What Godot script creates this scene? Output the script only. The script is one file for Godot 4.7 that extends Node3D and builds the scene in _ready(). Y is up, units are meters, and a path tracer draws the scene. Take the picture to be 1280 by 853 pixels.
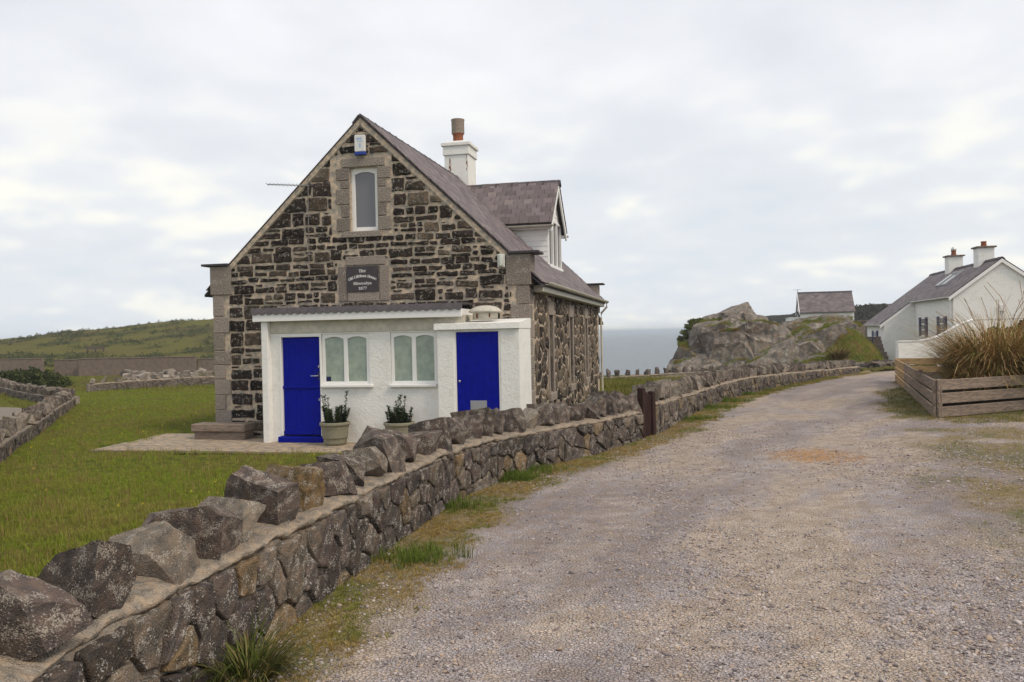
extends Node3D
# A stone gabled house behind a rubble wall beside a gravel lane on the coast, under an overcast sky.
# x runs to the east of the lane, y up, and depth from the gate post where the picture was taken runs along -z.

var rng := RandomNumberGenerator.new()
var M := {}
var T := {}
var taken := {}
var noise_a := FastNoiseLite.new()
var noise_b := FastNoiseLite.new()
const LAWN := -0.42
const SEA := -7.0


# ------------------------------------------------------------------ mesh helpers
class Flat:
	# triangles with flat shading; corners are given counter-clockwise seen from outside
	var v := PackedVector3Array()
	var n := PackedVector3Array()
	var c := PackedColorArray()
	func tri(a: Vector3, b: Vector3, d: Vector3, col := Color.WHITE) -> void:
		var m := (b - a).cross(d - a).normalized()
		v.append(a); v.append(d); v.append(b)
		n.append(m); n.append(m); n.append(m)
		c.append(col); c.append(col); c.append(col)
	func quad(a: Vector3, b: Vector3, d: Vector3, e: Vector3, col := Color.WHITE) -> void:
		tri(a, b, d, col)
		tri(a, d, e, col)
	func outward(a: Vector3, b: Vector3, d: Vector3, centre: Vector3, col := Color.WHITE) -> void:
		if (b - a).cross(d - a).dot((a + b + d) / 3.0 - centre) < 0.0:
			tri(a, d, b, col)
		else:
			tri(a, b, d, col)
	func outquad(a: Vector3, b: Vector3, d: Vector3, e: Vector3, centre: Vector3, col := Color.WHITE) -> void:
		outward(a, b, d, centre, col)
		outward(a, d, e, centre, col)
	func box(centre: Vector3, size: Vector3, bevel := 0.0, turn := Basis(), col := Color.WHITE) -> void:
		var h := size / 2.0
		var b := minf(bevel, minf(h.x, minf(h.y, h.z)) * 0.9)
		var at := func(s: Vector3, axis: int) -> Vector3:
			var p := Vector3(s.x * (h.x - b), s.y * (h.y - b), s.z * (h.z - b))
			p[axis] = s[axis] * h[axis]
			return centre + turn * p
		for axis in 3:
			var u := (axis + 1) % 3
			var w := (axis + 2) % 3
			for side in [-1.0, 1.0]:
				var q := []
				for k in [[-1, -1], [1, -1], [1, 1], [-1, 1]]:
					var s := Vector3()
					s[axis] = side; s[u] = k[0]; s[w] = k[1]
					q.append(at.call(s, axis))
				outquad(q[0], q[1], q[2], q[3], centre, col)
		if b <= 0.0:
			return
		for axis in 3:
			var u := (axis + 1) % 3
			var w := (axis + 2) % 3
			for k in [[-1, -1], [1, -1], [1, 1], [-1, 1]]:
				var s0 := Vector3(); var s1 := Vector3()
				s0[axis] = -1; s1[axis] = 1
				s0[u] = k[0]; s1[u] = k[0]; s0[w] = k[1]; s1[w] = k[1]
				outquad(at.call(s0, u), at.call(s1, u), at.call(s1, w), at.call(s0, w), centre, col)
		for x in [-1, 1]:
			for y in [-1, 1]:
				for z in [-1, 1]:
					var s := Vector3(x, y, z)
					outward(at.call(s, 0), at.call(s, 1), at.call(s, 2), centre, col)
	func span(x0: float, x1: float, y0: float, y1: float, z0: float, z1: float, bevel := 0.0, col := Color.WHITE) -> void:
		box(Vector3(x0 + x1, y0 + y1, z0 + z1) / 2.0, Vector3(absf(x1 - x0), absf(y1 - y0), absf(z1 - z0)), bevel, Basis(), col)
	func prism(poly: PackedVector2Array, z0: float, z1: float, tf := Transform3D(), col := Color.WHITE) -> void:
		# a polygon in x and y pushed from z0 to z1 (z1 > z0)
		var p := poly
		var area := 0.0
		for i in p.size():
			area += p[i].cross(p[(i + 1) % p.size()])
		if area < 0.0:
			p = p.duplicate()
			p.reverse()
		var k := Geometry2D.triangulate_polygon(p)
		for i in range(0, k.size(), 3):
			var a := p[k[i]]; var b := p[k[i + 1]]; var d := p[k[i + 2]]
			if (b - a).cross(d - a) < 0.0:
				var e := b
				b = d
				d = e
			tri(tf * Vector3(a.x, a.y, z1), tf * Vector3(b.x, b.y, z1), tf * Vector3(d.x, d.y, z1), col)
			tri(tf * Vector3(a.x, a.y, z0), tf * Vector3(d.x, d.y, z0), tf * Vector3(b.x, b.y, z0), col)
		for i in p.size():
			var a := p[i]
			var b := p[(i + 1) % p.size()]
			quad(tf * Vector3(a.x, a.y, z0), tf * Vector3(b.x, b.y, z0), tf * Vector3(b.x, b.y, z1), tf * Vector3(a.x, a.y, z1), col)
	func mesh() -> ArrayMesh:
		var a := []
		a.resize(Mesh.ARRAY_MAX)
		a[Mesh.ARRAY_VERTEX] = v
		a[Mesh.ARRAY_NORMAL] = n
		a[Mesh.ARRAY_COLOR] = c
		var m := ArrayMesh.new()
		m.add_surface_from_arrays(Mesh.PRIMITIVE_TRIANGLES, a)
		return m


class Smooth:
	# shared vertices with averaged normals; triangles counter-clockwise from outside
	var v := PackedVector3Array()
	var c := PackedColorArray()
	var k := PackedInt32Array()
	func add(p: Vector3, col := Color.WHITE) -> int:
		v.append(p)
		c.append(col)
		return v.size() - 1
	func tri(a: int, b: int, d: int) -> void:
		k.append(a); k.append(d); k.append(b)
	func quad(a: int, b: int, d: int, e: int) -> void:
		k.append(a); k.append(d); k.append(b)
		k.append(a); k.append(e); k.append(d)
	func tube(path: Array, radii: Array, seg := 8, col := Color.WHITE) -> void:
		var first := v.size()
		for i in path.size():
			var t: Vector3 = (path[mini(i + 1, path.size() - 1)] - path[maxi(i - 1, 0)]).normalized()
			var u := t.cross(Vector3.UP if absf(t.y) < 0.9 else Vector3.RIGHT).normalized()
			var w := t.cross(u)
			for j in seg:
				var g := TAU * j / seg
				add(path[i] + (u * cos(g) + w * sin(g)) * radii[i], col)
		for i in path.size() - 1:
			for j in seg:
				var a := first + i * seg + j
				var b := first + i * seg + (j + 1) % seg
				quad(a, b, b + seg, a + seg)
		for e in [0, path.size() - 1]:
			var mid := add(path[e], col)
			for j in seg:
				var a: int = first + e * seg + j
				var b: int = first + e * seg + (j + 1) % seg
				if e == 0:
					tri(mid, b, a)
				else:
					tri(mid, a, b)
	func lathe(profile: Array, seg := 24, at := Vector3.ZERO, col := Color.WHITE) -> void:
		# profile of (radius, height) from the bottom up, outer side
		var first := v.size()
		for p in profile:
			for j in seg:
				var g := TAU * j / seg
				add(at + Vector3(cos(g) * p[0], p[1], -sin(g) * p[0]), col)
		for i in profile.size() - 1:
			for j in seg:
				var a := first + i * seg + j
				var b := first + i * seg + (j + 1) % seg
				quad(a, b, b + seg, a + seg)
	func sheet(rows: int, columns: int) -> void:
		# the last rows * columns vertices, row by row: columns run right, rows run away, seen from above
		var first := v.size() - rows * columns
		for i in rows - 1:
			for j in columns - 1:
				var a := first + i * columns + j
				quad(a, a + 1, a + columns + 1, a + columns)
	func mesh() -> ArrayMesh:
		var n := PackedVector3Array()
		n.resize(v.size())
		for i in range(0, k.size(), 3):
			var a := k[i]; var b := k[i + 1]; var d := k[i + 2]
			var m := (v[d] - v[a]).cross(v[b] - v[a])
			n[a] += m; n[b] += m; n[d] += m
		for i in n.size():
			n[i] = n[i].normalized() if n[i].length_squared() > 0.0 else Vector3.UP
		var out := []
		out.resize(Mesh.ARRAY_MAX)
		out[Mesh.ARRAY_VERTEX] = v
		out[Mesh.ARRAY_NORMAL] = n
		out[Mesh.ARRAY_COLOR] = c
		out[Mesh.ARRAY_INDEX] = k
		var made := ArrayMesh.new()
		made.add_surface_from_arrays(Mesh.PRIMITIVE_TRIANGLES, out)
		return made


# ------------------------------------------------------------------ scene helpers
func at(x: float, y: float, depth: float) -> Vector3:
	return Vector3(x, y, -depth)


func numbered(called: String) -> String:
	var n: int = taken.get(called, -1) + 1
	taken[called] = n
	return called if n == 0 else "%s_%03d" % [called, n]


func tag(o: Node3D, label: String, category: String, group := "") -> Node3D:
	o.set_meta("label", label)
	o.set_meta("category", category)
	if group:
		o.set_meta("group", group)
	return o


func thing(called: String, label: String, category: String, tf := Transform3D(), group := "") -> Node3D:
	var o := Node3D.new()
	o.name = numbered(called)
	add_child(o)
	o.transform = tf
	return tag(o, label, category, group)


func part(called: String, m: Mesh, mat: Material, parent: Node, tf := Transform3D()) -> MeshInstance3D:
	var o := MeshInstance3D.new()
	o.name = numbered(called) if parent == self else called
	o.mesh = m
	o.material_override = mat
	o.transform = tf
	parent.add_child(o, true)
	return o


func setting(called: String, m: Mesh, mat: Material) -> MeshInstance3D:
	var o := part(called, m, mat, self)
	o.set_meta("kind", "structure")
	return o


func scatter(called: String, m: Mesh, mat: Material, places: Array, colors: PackedColorArray, parent: Node = self) -> MultiMeshInstance3D:
	var mm := MultiMesh.new()
	mm.transform_format = MultiMesh.TRANSFORM_3D
	mm.use_colors = true
	mm.mesh = m
	mm.instance_count = places.size()
	for i in places.size():
		mm.set_instance_transform(i, places[i])
		mm.set_instance_color(i, colors[i])
	var o := MultiMeshInstance3D.new()
	o.name = numbered(called) if parent == self else called
	o.multimesh = mm
	o.material_override = mat
	o.set_meta("kind", "stuff")
	parent.add_child(o, true)
	return o


func lin(r: float, g: float, b: float) -> Color:
	return Color(r, g, b)


func shade(c: Color, k: float) -> Color:
	return Color(c.r * k, c.g * k, c.b * k)


func vary(c: Color, amount: float) -> Color:
	return shade(c, 1.0 + rng.randf_range(-amount, amount))


# ------------------------------------------------------------------ textures
func field(size: int, freq: float, seed_: int, octaves := 4, type := FastNoiseLite.TYPE_SIMPLEX_SMOOTH, ret := FastNoiseLite.RETURN_DISTANCE) -> PackedByteArray:
	var n := FastNoiseLite.new()
	n.seed = seed_
	n.noise_type = type
	n.frequency = freq / size
	n.fractal_type = FastNoiseLite.FRACTAL_FBM if octaves > 1 else FastNoiseLite.FRACTAL_NONE
	n.fractal_octaves = octaves
	n.cellular_return_type = ret
	var im := n.get_seamless_image(size, size, false, false, 0.12, true)
	im.convert(Image.FORMAT_L8)
	return im.get_data()


func grey(size: int, d: PackedByteArray) -> ImageTexture:
	return ImageTexture.create_from_image(Image.create_from_data(size, size, false, Image.FORMAT_L8, d))


func srgb8(x: float) -> int:
	return clampi(int(255.0 * pow(clampf(x, 0.0, 1.0), 1.0 / 2.2)), 0, 255)


func tint(size: int, a: PackedByteArray, b: PackedByteArray, wa: float, wb: float, warm := 0.0) -> ImageTexture:
	# a multiplier round 0.8, from a coarse and a fine field; warm pushes hue with the coarse one
	var out := PackedByteArray()
	out.resize(size * size * 3)
	for i in size * size:
		var x := (a[i] / 255.0 - 0.5)
		var l := 0.72 + x * wa + (b[i] / 255.0 - 0.5) * wb
		out[i * 3] = srgb8(l * (1.0 + warm * x))
		out[i * 3 + 1] = srgb8(l)
		out[i * 3 + 2] = srgb8(l * (1.0 - warm * x))
	return ImageTexture.create_from_image(Image.create_from_data(size, size, false, Image.FORMAT_RGB8, out))


func spots(size: int, a: PackedByteArray, b: PackedByteArray, from: float, c0: Color, c1: Color, most := 0.9, where := PackedByteArray(), soft := 0.04) -> ImageTexture:
	# opaque patches where field a, broken up by field b, is over a threshold; clear elsewhere
	var out := PackedByteArray()
	out.resize(size * size * 4)
	for i in size * size:
		var x := a[i] / 255.0 * 0.6 + b[i] / 255.0 * 0.4
		if where.size():
			x += (where[i] / 255.0 - 0.5) * 0.75
		var k := b[i] / 255.0
		out[i * 4] = srgb8(lerpf(c0.r, c1.r, k))
		out[i * 4 + 1] = srgb8(lerpf(c0.g, c1.g, k))
		out[i * 4 + 2] = srgb8(lerpf(c0.b, c1.b, k))
		out[i * 4 + 3] = int(255.0 * most * smoothstep(from, from + soft, x))
	return ImageTexture.create_from_image(Image.create_from_data(size, size, false, Image.FORMAT_RGBA8, out))


func material(called: String, col: Color, rough: float, more := {}) -> StandardMaterial3D:
	# col is a linear base colour; more: tex, height, cm, scale, detail, vc, spec, world
	var m := StandardMaterial3D.new()
	m.resource_name = called
	m.albedo_color = col.linear_to_srgb()
	m.roughness = rough
	m.metallic_specular = more.get("spec", 0.35)
	m.vertex_color_use_as_albedo = more.get("vc", false)
	if more.has("tex") or more.has("height"):
		m.uv1_triplanar = true
		m.uv1_world_triplanar = more.get("world", true)
		var s: Variant = more.get("scale", 1.0)
		m.uv1_scale = s if s is Vector3 else Vector3.ONE * float(s)
		m.uv1_triplanar_sharpness = 4.0
	if more.has("tex"):
		m.albedo_texture = more.tex
	if more.has("height"):
		m.heightmap_enabled = true
		m.heightmap_texture = more.height
		m.heightmap_scale = more.get("cm", 1.0)
	if more.has("detail"):
		m.detail_enabled = true
		m.detail_albedo = more.detail
		m.detail_blend_mode = BaseMaterial3D.BLEND_MODE_MIX
		m.detail_uv_layer = BaseMaterial3D.DETAIL_UV_2
		m.uv2_triplanar = true
		m.uv2_world_triplanar = more.get("world", true)
		m.uv2_scale = Vector3.ONE * float(more.get("detail_scale", 1.0))
		m.uv2_triplanar_sharpness = 4.0
	if more.has("metal"):
		m.metallic = more.metal
	M[called] = m
	return m


func make_materials() -> void:
	var c512 := field(512, 5.0, 11, 5)
	var m512 := field(512, 14.0, 12, 4)
	var f512 := field(512, 60.0, 13, 3)
	var g512 := field(512, 120.0, 14, 2)
	var spotty := field(512, 26.0, 15, 3)
	var rough := PackedByteArray()
	rough.resize(512 * 512)
	for i in 512 * 512:
		rough[i] = int(c512[i] * 0.35 + m512[i] * 0.35 + f512[i] * 0.3)
	T.rough = grey(512, rough)
	T.fine = grey(512, f512)
	T.tint = tint(512, c512, f512, 0.55, 0.5, 0.25)
	T.soft = tint(512, c512, m512, 0.22, 0.14, 0.05)
	T.speck = tint(512, g512, f512, 0.8, 0.5, 0.1)
	var patch := field(512, 9.0, 16, 5)
	T.lichen = spots(512, f512, g512, 0.72, lin(0.22, 0.195, 0.165), lin(0.6, 0.57, 0.52), 0.9, patch)
	T.lichen_more = spots(512, f512, g512, 0.64, lin(0.22, 0.19, 0.155), lin(0.52, 0.47, 0.4), 0.8, patch, 0.09)
	T.dots = spots(512, spotty, f512, 0.7, lin(0.16, 0.145, 0.125), lin(0.5, 0.46, 0.4), 0.8, patch, 0.05)
	T.stain = spots(512, c512, m512, 0.6, lin(0.5, 0.44, 0.36), lin(0.62, 0.57, 0.49), 0.2)

	# broken stone: colour comes with each stone, pale lichen lies over it in spots
	material("rubble", Color(1.35, 1.35, 1.35).clamp(), 0.95, {"tex": T.tint, "height": T.rough, "cm": 2.2, "scale": 1.5, "detail": T.lichen, "detail_scale": 0.9, "vc": true, "spec": 0.25})
	material("coping", Color.WHITE, 0.95, {"tex": T.tint, "height": T.rough, "cm": 1.6, "scale": 2.0, "detail": T.lichen_more, "detail_scale": 1.1, "vc": true, "spec": 0.25})
	material("house_stone", Color.WHITE, 0.92, {"tex": T.tint, "height": T.rough, "cm": 3.5, "scale": 1.1, "detail": T.dots, "detail_scale": 0.8, "vc": true, "spec": 0.25})
	material("granite", lin(0.43, 0.365, 0.31), 0.9, {"tex": T.speck, "height": T.fine, "cm": 1.5, "scale": 0.45, "detail": T.dots, "detail_scale": 0.6, "vc": true, "spec": 0.25})
	material("mortar", lin(0.66, 0.55, 0.43), 0.97, {"tex": T.tint, "height": T.rough, "cm": 1.5, "scale": 1.3, "spec": 0.2})
	material("wall_mortar", lin(0.36, 0.3, 0.24), 0.97, {"tex": T.tint, "height": T.rough, "cm": 2.5, "scale": 2.0, "detail": T.lichen_more, "detail_scale": 1.9, "spec": 0.2})
	material("bed", lin(0.43, 0.35, 0.27), 0.97, {"tex": T.tint, "height": T.rough, "cm": 4.0, "scale": 1.6, "detail": T.lichen_more, "detail_scale": 1.7, "spec": 0.2})
	material("concrete", lin(0.27, 0.21, 0.175), 0.95, {"tex": T.soft, "height": T.rough, "cm": 2.0, "scale": 0.5, "spec": 0.2})
	material("paving", lin(0.47, 0.38, 0.285), 0.93, {"tex": T.tint, "height": T.rough, "cm": 0.8, "scale": 0.9, "spec": 0.25, "vc": true})
	material("render", lin(0.82, 0.81, 0.775), 0.85, {"tex": T.soft, "height": T.rough, "cm": 1.3, "scale": 1.3, "spec": 0.3})
	M.render.albedo_texture = null
	M.render.detail_enabled = true
	M.render.detail_albedo = T.stain
	M.render.detail_uv_layer = BaseMaterial3D.DETAIL_UV_2
	M.render.uv2_triplanar = true
	M.render.uv2_world_triplanar = true
	M.render.uv2_scale = Vector3.ONE * 0.45
	material("white_paint", lin(0.82, 0.81, 0.79), 0.45, {"height": T.fine, "cm": 0.08, "scale": 2.0})
	material("cream_paint", lin(0.74, 0.69, 0.58), 0.5, {"tex": T.soft, "scale": 0.7, "height": T.fine, "cm": 0.1})
	material("blue_paint", lin(0.001, 0.008, 0.36), 0.5, {"tex": T.soft, "scale": 0.8, "height": T.fine, "cm": 0.12, "spec": 0.22})
	material("navy_paint", lin(0.012, 0.018, 0.075), 0.5)
	material("slate", Color.WHITE, 0.68, {"tex": T.soft, "height": T.rough, "cm": 0.5, "scale": 1.6, "vc": true, "spec": 0.4})
	material("dark_slate", lin(0.085, 0.072, 0.08), 0.6, {"tex": T.soft, "height": T.fine, "cm": 0.2, "scale": 1.4})
	material("sheet_roof", lin(0.2, 0.175, 0.19), 0.7, {"tex": T.soft, "scale": 1.2})
	material("frosted", lin(0.44, 0.52, 0.44), 0.22, {"tex": T.soft, "scale": 0.6, "spec": 0.55})
	material("blind", lin(0.155, 0.155, 0.17), 0.15, {"spec": 0.55})
	material("dark_glass", lin(0.03, 0.035, 0.04), 0.08, {"spec": 0.6})
	material("steel", lin(0.55, 0.53, 0.5), 0.35, {"metal": 0.9})
	material("aluminium", lin(0.4, 0.4, 0.42), 0.45, {"metal": 0.7})
	material("terracotta", lin(0.33, 0.115, 0.06), 0.85, {"tex": T.tint, "scale": 3.0})
	material("cowl", lin(0.36, 0.3, 0.24), 0.8, {"tex": T.tint, "scale": 3.0})
	material("rust", lin(0.33, 0.13, 0.035), 0.9, {"tex": T.tint, "scale": 3.0})
	material("pot", lin(0.33, 0.31, 0.22), 0.7, {"tex": T.soft, "height": T.fine, "cm": 0.2, "scale": 3.0})
	material("soil", lin(0.05, 0.035, 0.024), 1.0, {"tex": T.tint, "height": T.rough, "cm": 5.0, "scale": 2.0})
	material("mast", lin(0.2, 0.18, 0.17), 0.6)
	material("pale_print", lin(0.4, 0.5, 0.68), 0.5)
	material("lettering", lin(0.72, 0.7, 0.68), 0.7)
	material("blue_plastic", lin(0.02, 0.05, 0.3), 0.4)
	material("plastic", lin(0.72, 0.71, 0.68), 0.4)
	material("lens", lin(0.55, 0.57, 0.52), 0.3)

	# timber: grain runs along each board's own x axis
	var grain := field(512, 20.0, 31, 5)
	T.grain = tint(512, grain, c512, 0.6, 0.35, 0.15)
	T.grain_h = grey(512, grain)
	var along := Vector3(0.25, 2.6, 2.6)
	material("grey_wood", lin(0.37, 0.29, 0.22), 0.9, {"tex": T.grain, "height": T.grain_h, "cm": 0.5, "scale": along, "world": false, "vc": true, "spec": 0.2})
	material("new_wood", lin(0.6, 0.4, 0.2), 0.85, {"tex": T.grain, "height": T.grain_h, "cm": 0.4, "scale": along, "world": false, "vc": true, "spec": 0.2})
	material("gate_wood", lin(0.045, 0.018, 0.014), 0.7, {"tex": T.grain, "height": T.grain_h, "cm": 0.4, "scale": Vector3(2.6, 0.25, 2.6), "world": false})

	# ground
	var cells := field(1024, 70.0, 41, 1, FastNoiseLite.TYPE_CELLULAR, FastNoiseLite.RETURN_CELL_VALUE)
	var edge := field(1024, 70.0, 41, 1, FastNoiseLite.TYPE_CELLULAR, FastNoiseLite.RETURN_DISTANCE2_SUB)
	var small := field(1024, 150.0, 46, 1, FastNoiseLite.TYPE_CELLULAR, FastNoiseLite.RETURN_CELL_VALUE)
	var big := field(1024, 9.0, 42, 5)
	var fine := field(1024, 200.0, 43, 3)
	var out := PackedByteArray()
	out.resize(1024 * 1024 * 3)
	var high := PackedByteArray()
	high.resize(1024 * 1024)
	for i in 1024 * 1024:
		var e := smoothstep(0.04, 0.3, edge[i] / 255.0)
		var sand := smoothstep(0.45, 0.62, big[i] / 255.0)
		var c := cells[i] / 255.0
		var f := fine[i] / 255.0
		var grit := small[i] / 255.0
		var stone := 0.56 + 0.34 * c * c + (f - 0.5) * 0.3
		var l := lerpf(lerpf(0.6 + (f - 0.5) * 0.5 + (grit - 0.5) * 0.35, stone, e * 0.6), 0.64 + (f - 0.5) * 0.4 + (grit - 0.5) * 0.3, sand * 0.25)
		var hue := (c * 7.0 - floorf(c * 7.0) - 0.5) * 0.12 * e
		out[i * 3] = srgb8(l * (1.0 + hue))
		out[i * 3 + 1] = srgb8(l)
		out[i * 3 + 2] = srgb8(l * (1.0 - hue))
		high[i] = clampi(int(255.0 * (e * (0.35 + 0.65 * c) * (1.0 - 0.2 * sand) + 0.15 * f)), 0, 255)
	T.gravel = ImageTexture.create_from_image(Image.create_from_data(1024, 1024, false, Image.FORMAT_RGB8, out))
	T.gravel_h = grey(1024, high)
	T.grit = spots(512, m512, f512, 0.5, lin(0.3, 0.225, 0.165), lin(0.36, 0.28, 0.21), 0.42, patch, 0.12)
	material("gravel", Color.WHITE, 0.97, {"detail": T.grit, "detail_scale": 0.37, "tex": T.gravel, "height": T.gravel_h, "cm": 2.2, "scale": 0.6, "vc": true, "spec": 0.2})
	material("turf", Color.WHITE, 1.0, {"tex": T.tint, "height": T.rough, "cm": 5.0, "scale": 0.7, "vc": true, "spec": 0.1})
	material("outcrop", Color.WHITE, 0.95, {"tex": T.tint, "height": T.rough, "cm": 5.0, "scale": 0.42, "detail": T.lichen, "detail_scale": 0.3, "vc": true, "spec": 0.2})
	material("pebble", Color.WHITE, 0.9, {"vc": true, "spec": 0.25})
	material("leaf", Color.WHITE, 0.75, {"vc": true, "spec": 0.25})
	M.leaf.backlight_enabled = true
	M.leaf.backlight = Color(0.35, 0.35, 0.35)
	var swell := field(512, 16.0, 51, 4)
	material("sea", lin(0.2, 0.235, 0.26), 0.4, {"height": grey(512, swell), "cm": 90.0, "scale": Vector3(0.035, 0.035, 0.06), "spec": 0.5})


# ------------------------------------------------------------------ stonework
class Track:
	# a smooth line over the ground, measured along its length
	var p := PackedVector2Array()
	var s := PackedFloat32Array()
	func _init(points: Array, step := 0.15) -> void:
		var q := PackedVector2Array()
		for i in points.size():
			q.append(Vector2(points[i][0], points[i][1]))
		for i in q.size() - 1:
			var a := q[maxi(i - 1, 0)]; var b := q[i]; var c := q[i + 1]; var d := q[mini(i + 2, q.size() - 1)]
			var k := maxi(1, int(b.distance_to(c) / step))
			for j in k:
				p.append(b.cubic_interpolate(c, a, d, float(j) / k))
		p.append(q[q.size() - 1])
		s.append(0.0)
		for i in range(1, p.size()):
			s.append(s[i - 1] + p[i].distance_to(p[i - 1]))
	func length() -> float:
		return s[s.size() - 1]
	func find(x: float) -> int:
		return clampi(s.bsearch(x) - 1, 0, p.size() - 2)
	func point(x: float) -> Vector2:
		var i := find(x)
		return p[i].lerp(p[i + 1], (x - s[i]) / maxf(s[i + 1] - s[i], 1e-5))
	func normal(x: float) -> Vector2:
		# to the right of the way along: towards +x when it runs into the depth
		var i := find(x)
		var a := (p[i + 1] - p[maxi(i - 1, 0)]).normalized()
		return Vector2(a.y, -a.x)
	func place(x: float, y: float, out: float) -> Vector3:
		var q := point(x) + normal(x) * out
		return Vector3(q.x, y, -q.y)
	func nearest(q: Vector2) -> float:
		var best := 0
		for i in p.size():
			if p[i].distance_squared_to(q) < p[best].distance_squared_to(q):
				best = i
		return s[best]


func clip_poly(poly: PackedVector2Array, o: Vector2, n: Vector2) -> PackedVector2Array:
	# keeps what lies on the side of o that n points away from
	var out := PackedVector2Array()
	for i in poly.size():
		var a := poly[i]; var b := poly[(i + 1) % poly.size()]
		var da := (a - o).dot(n); var db := (b - o).dot(n)
		if da <= 0.0:
			out.append(a)
		if (da < 0.0) != (db < 0.0) and absf(da - db) > 1e-9:
			out.append(a.lerp(b, da / (da - db)))
	return out


func poly_area(poly: PackedVector2Array) -> float:
	var area := 0.0
	for i in poly.size():
		area += poly[i].cross(poly[(i + 1) % poly.size()])
	return area / 2.0


func shrink(poly: PackedVector2Array, by: float) -> PackedVector2Array:
	var p := poly
	var sgn := 1.0 if poly_area(poly) > 0.0 else -1.0
	var out := poly
	for i in p.size():
		var e := (p[(i + 1) % p.size()] - p[i])
		if e.length() < 1e-4:
			continue
		var n := Vector2(e.y, -e.x).normalized() * sgn
		out = clip_poly(out, p[i] - n * by, n)
		if out.size() < 3:
			break
	return out


func cells_of(w: float, h: float, dx: float, dy: float, jitter: float, drop: float, stretch := Vector2.ONE) -> Array:
	# irregular polygons that fill a rectangle: the cells round scattered points
	var sites := PackedVector2Array()
	var rows := maxi(1, int(round(h / dy)))
	var cols := maxi(1, int(round(w / dx)))
	for j in rows:
		for i in cols:
			if rng.randf() < drop:
				continue
			sites.append(Vector2((i + 0.5 + (0.5 if j % 2 else 0.0) + rng.randf_range(-jitter, jitter)) * w / cols, (j + 0.5 + rng.randf_range(-jitter, jitter)) * h / rows) * stretch)
	var out := []
	var reach := maxf(dx, dy) * 4.0
	for i in sites.size():
		var a := sites[i]
		var poly := PackedVector2Array([Vector2(0, 0), Vector2(w, 0) * stretch, Vector2(w, h) * stretch, Vector2(0, h) * stretch])
		for j in sites.size():
			if j == i or absf(sites[j].x - a.x) > reach:
				continue
			var n := (sites[j] - a).normalized()
			poly = clip_poly(poly, (a + sites[j]) / 2.0, n)
			if poly.size() < 3:
				break
		if poly.size() < 3:
			continue
		for q in poly.size():
			poly[q] = poly[q] / stretch
		out.append(poly)
	return out


func courses(x0: float, x1: float, y0: float, y1: float, free: Callable) -> Array:
	# squared rubble brought to rough courses: long stones, pairs of thin ones, and small pinnings between
	var out := []
	var y := y0
	while y < y1:
		var h := rng.randf_range(0.2, 0.33)
		if rng.randf() < 0.22:
			h = rng.randf_range(0.11, 0.16)
		var x := x0
		while x < x1:
			if not free.call(x + 0.03, y + h * 0.3) and not free.call(x + 0.03, y + h * 0.8):
				x += 0.04
				continue
			var w := rng.randf_range(0.27, 0.58) if h > 0.18 else rng.randf_range(0.18, 0.5)
			var kind := rng.randf()
			if kind > 0.9 and h > 0.18:
				w = rng.randf_range(0.1, 0.16)
			var run := 0.03
			while run < w and x + run < x1 and (free.call(x + run, y + h * 0.3) or free.call(x + run, y + h * 0.8)):
				run += 0.03
			w = minf(w, run)
			var a := y + rng.randf_range(-0.02, 0.02)
			var b := y + h + rng.randf_range(-0.02, 0.02)
			if kind > 0.9 and h > 0.18:
				var m := lerpf(a, b, rng.randf_range(0.4, 0.6))
				out.append(Rect2(x, a, w, m - a))
				out.append(Rect2(x, m, w, b - m))
			elif kind > 0.7 and h > 0.18:
				var m := lerpf(a, b, rng.randf_range(0.3, 0.7))
				out.append(Rect2(x, a, w, m - a))
				var cut := w * rng.randf_range(0.35, 0.65)
				if rng.randf() < 0.5 and w > 0.3:
					out.append(Rect2(x, m, cut, b - m))
					out.append(Rect2(x + cut, m, w - cut, b - m))
				else:
					out.append(Rect2(x, m, w, b - m))
			elif kind > 0.55 and h > 0.22:
				# a low stone with a thin levelling piece over it
				out.append(Rect2(x, a, w, b - a - 0.075))
				var cut := w * rng.randf_range(0.3, 0.7)
				out.append(Rect2(x + rng.randf_range(0.0, 0.05), b - 0.075, cut, 0.075))
			else:
				out.append(Rect2(x, a, w, b - a))
			x += w
		y += h
	return out


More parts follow.
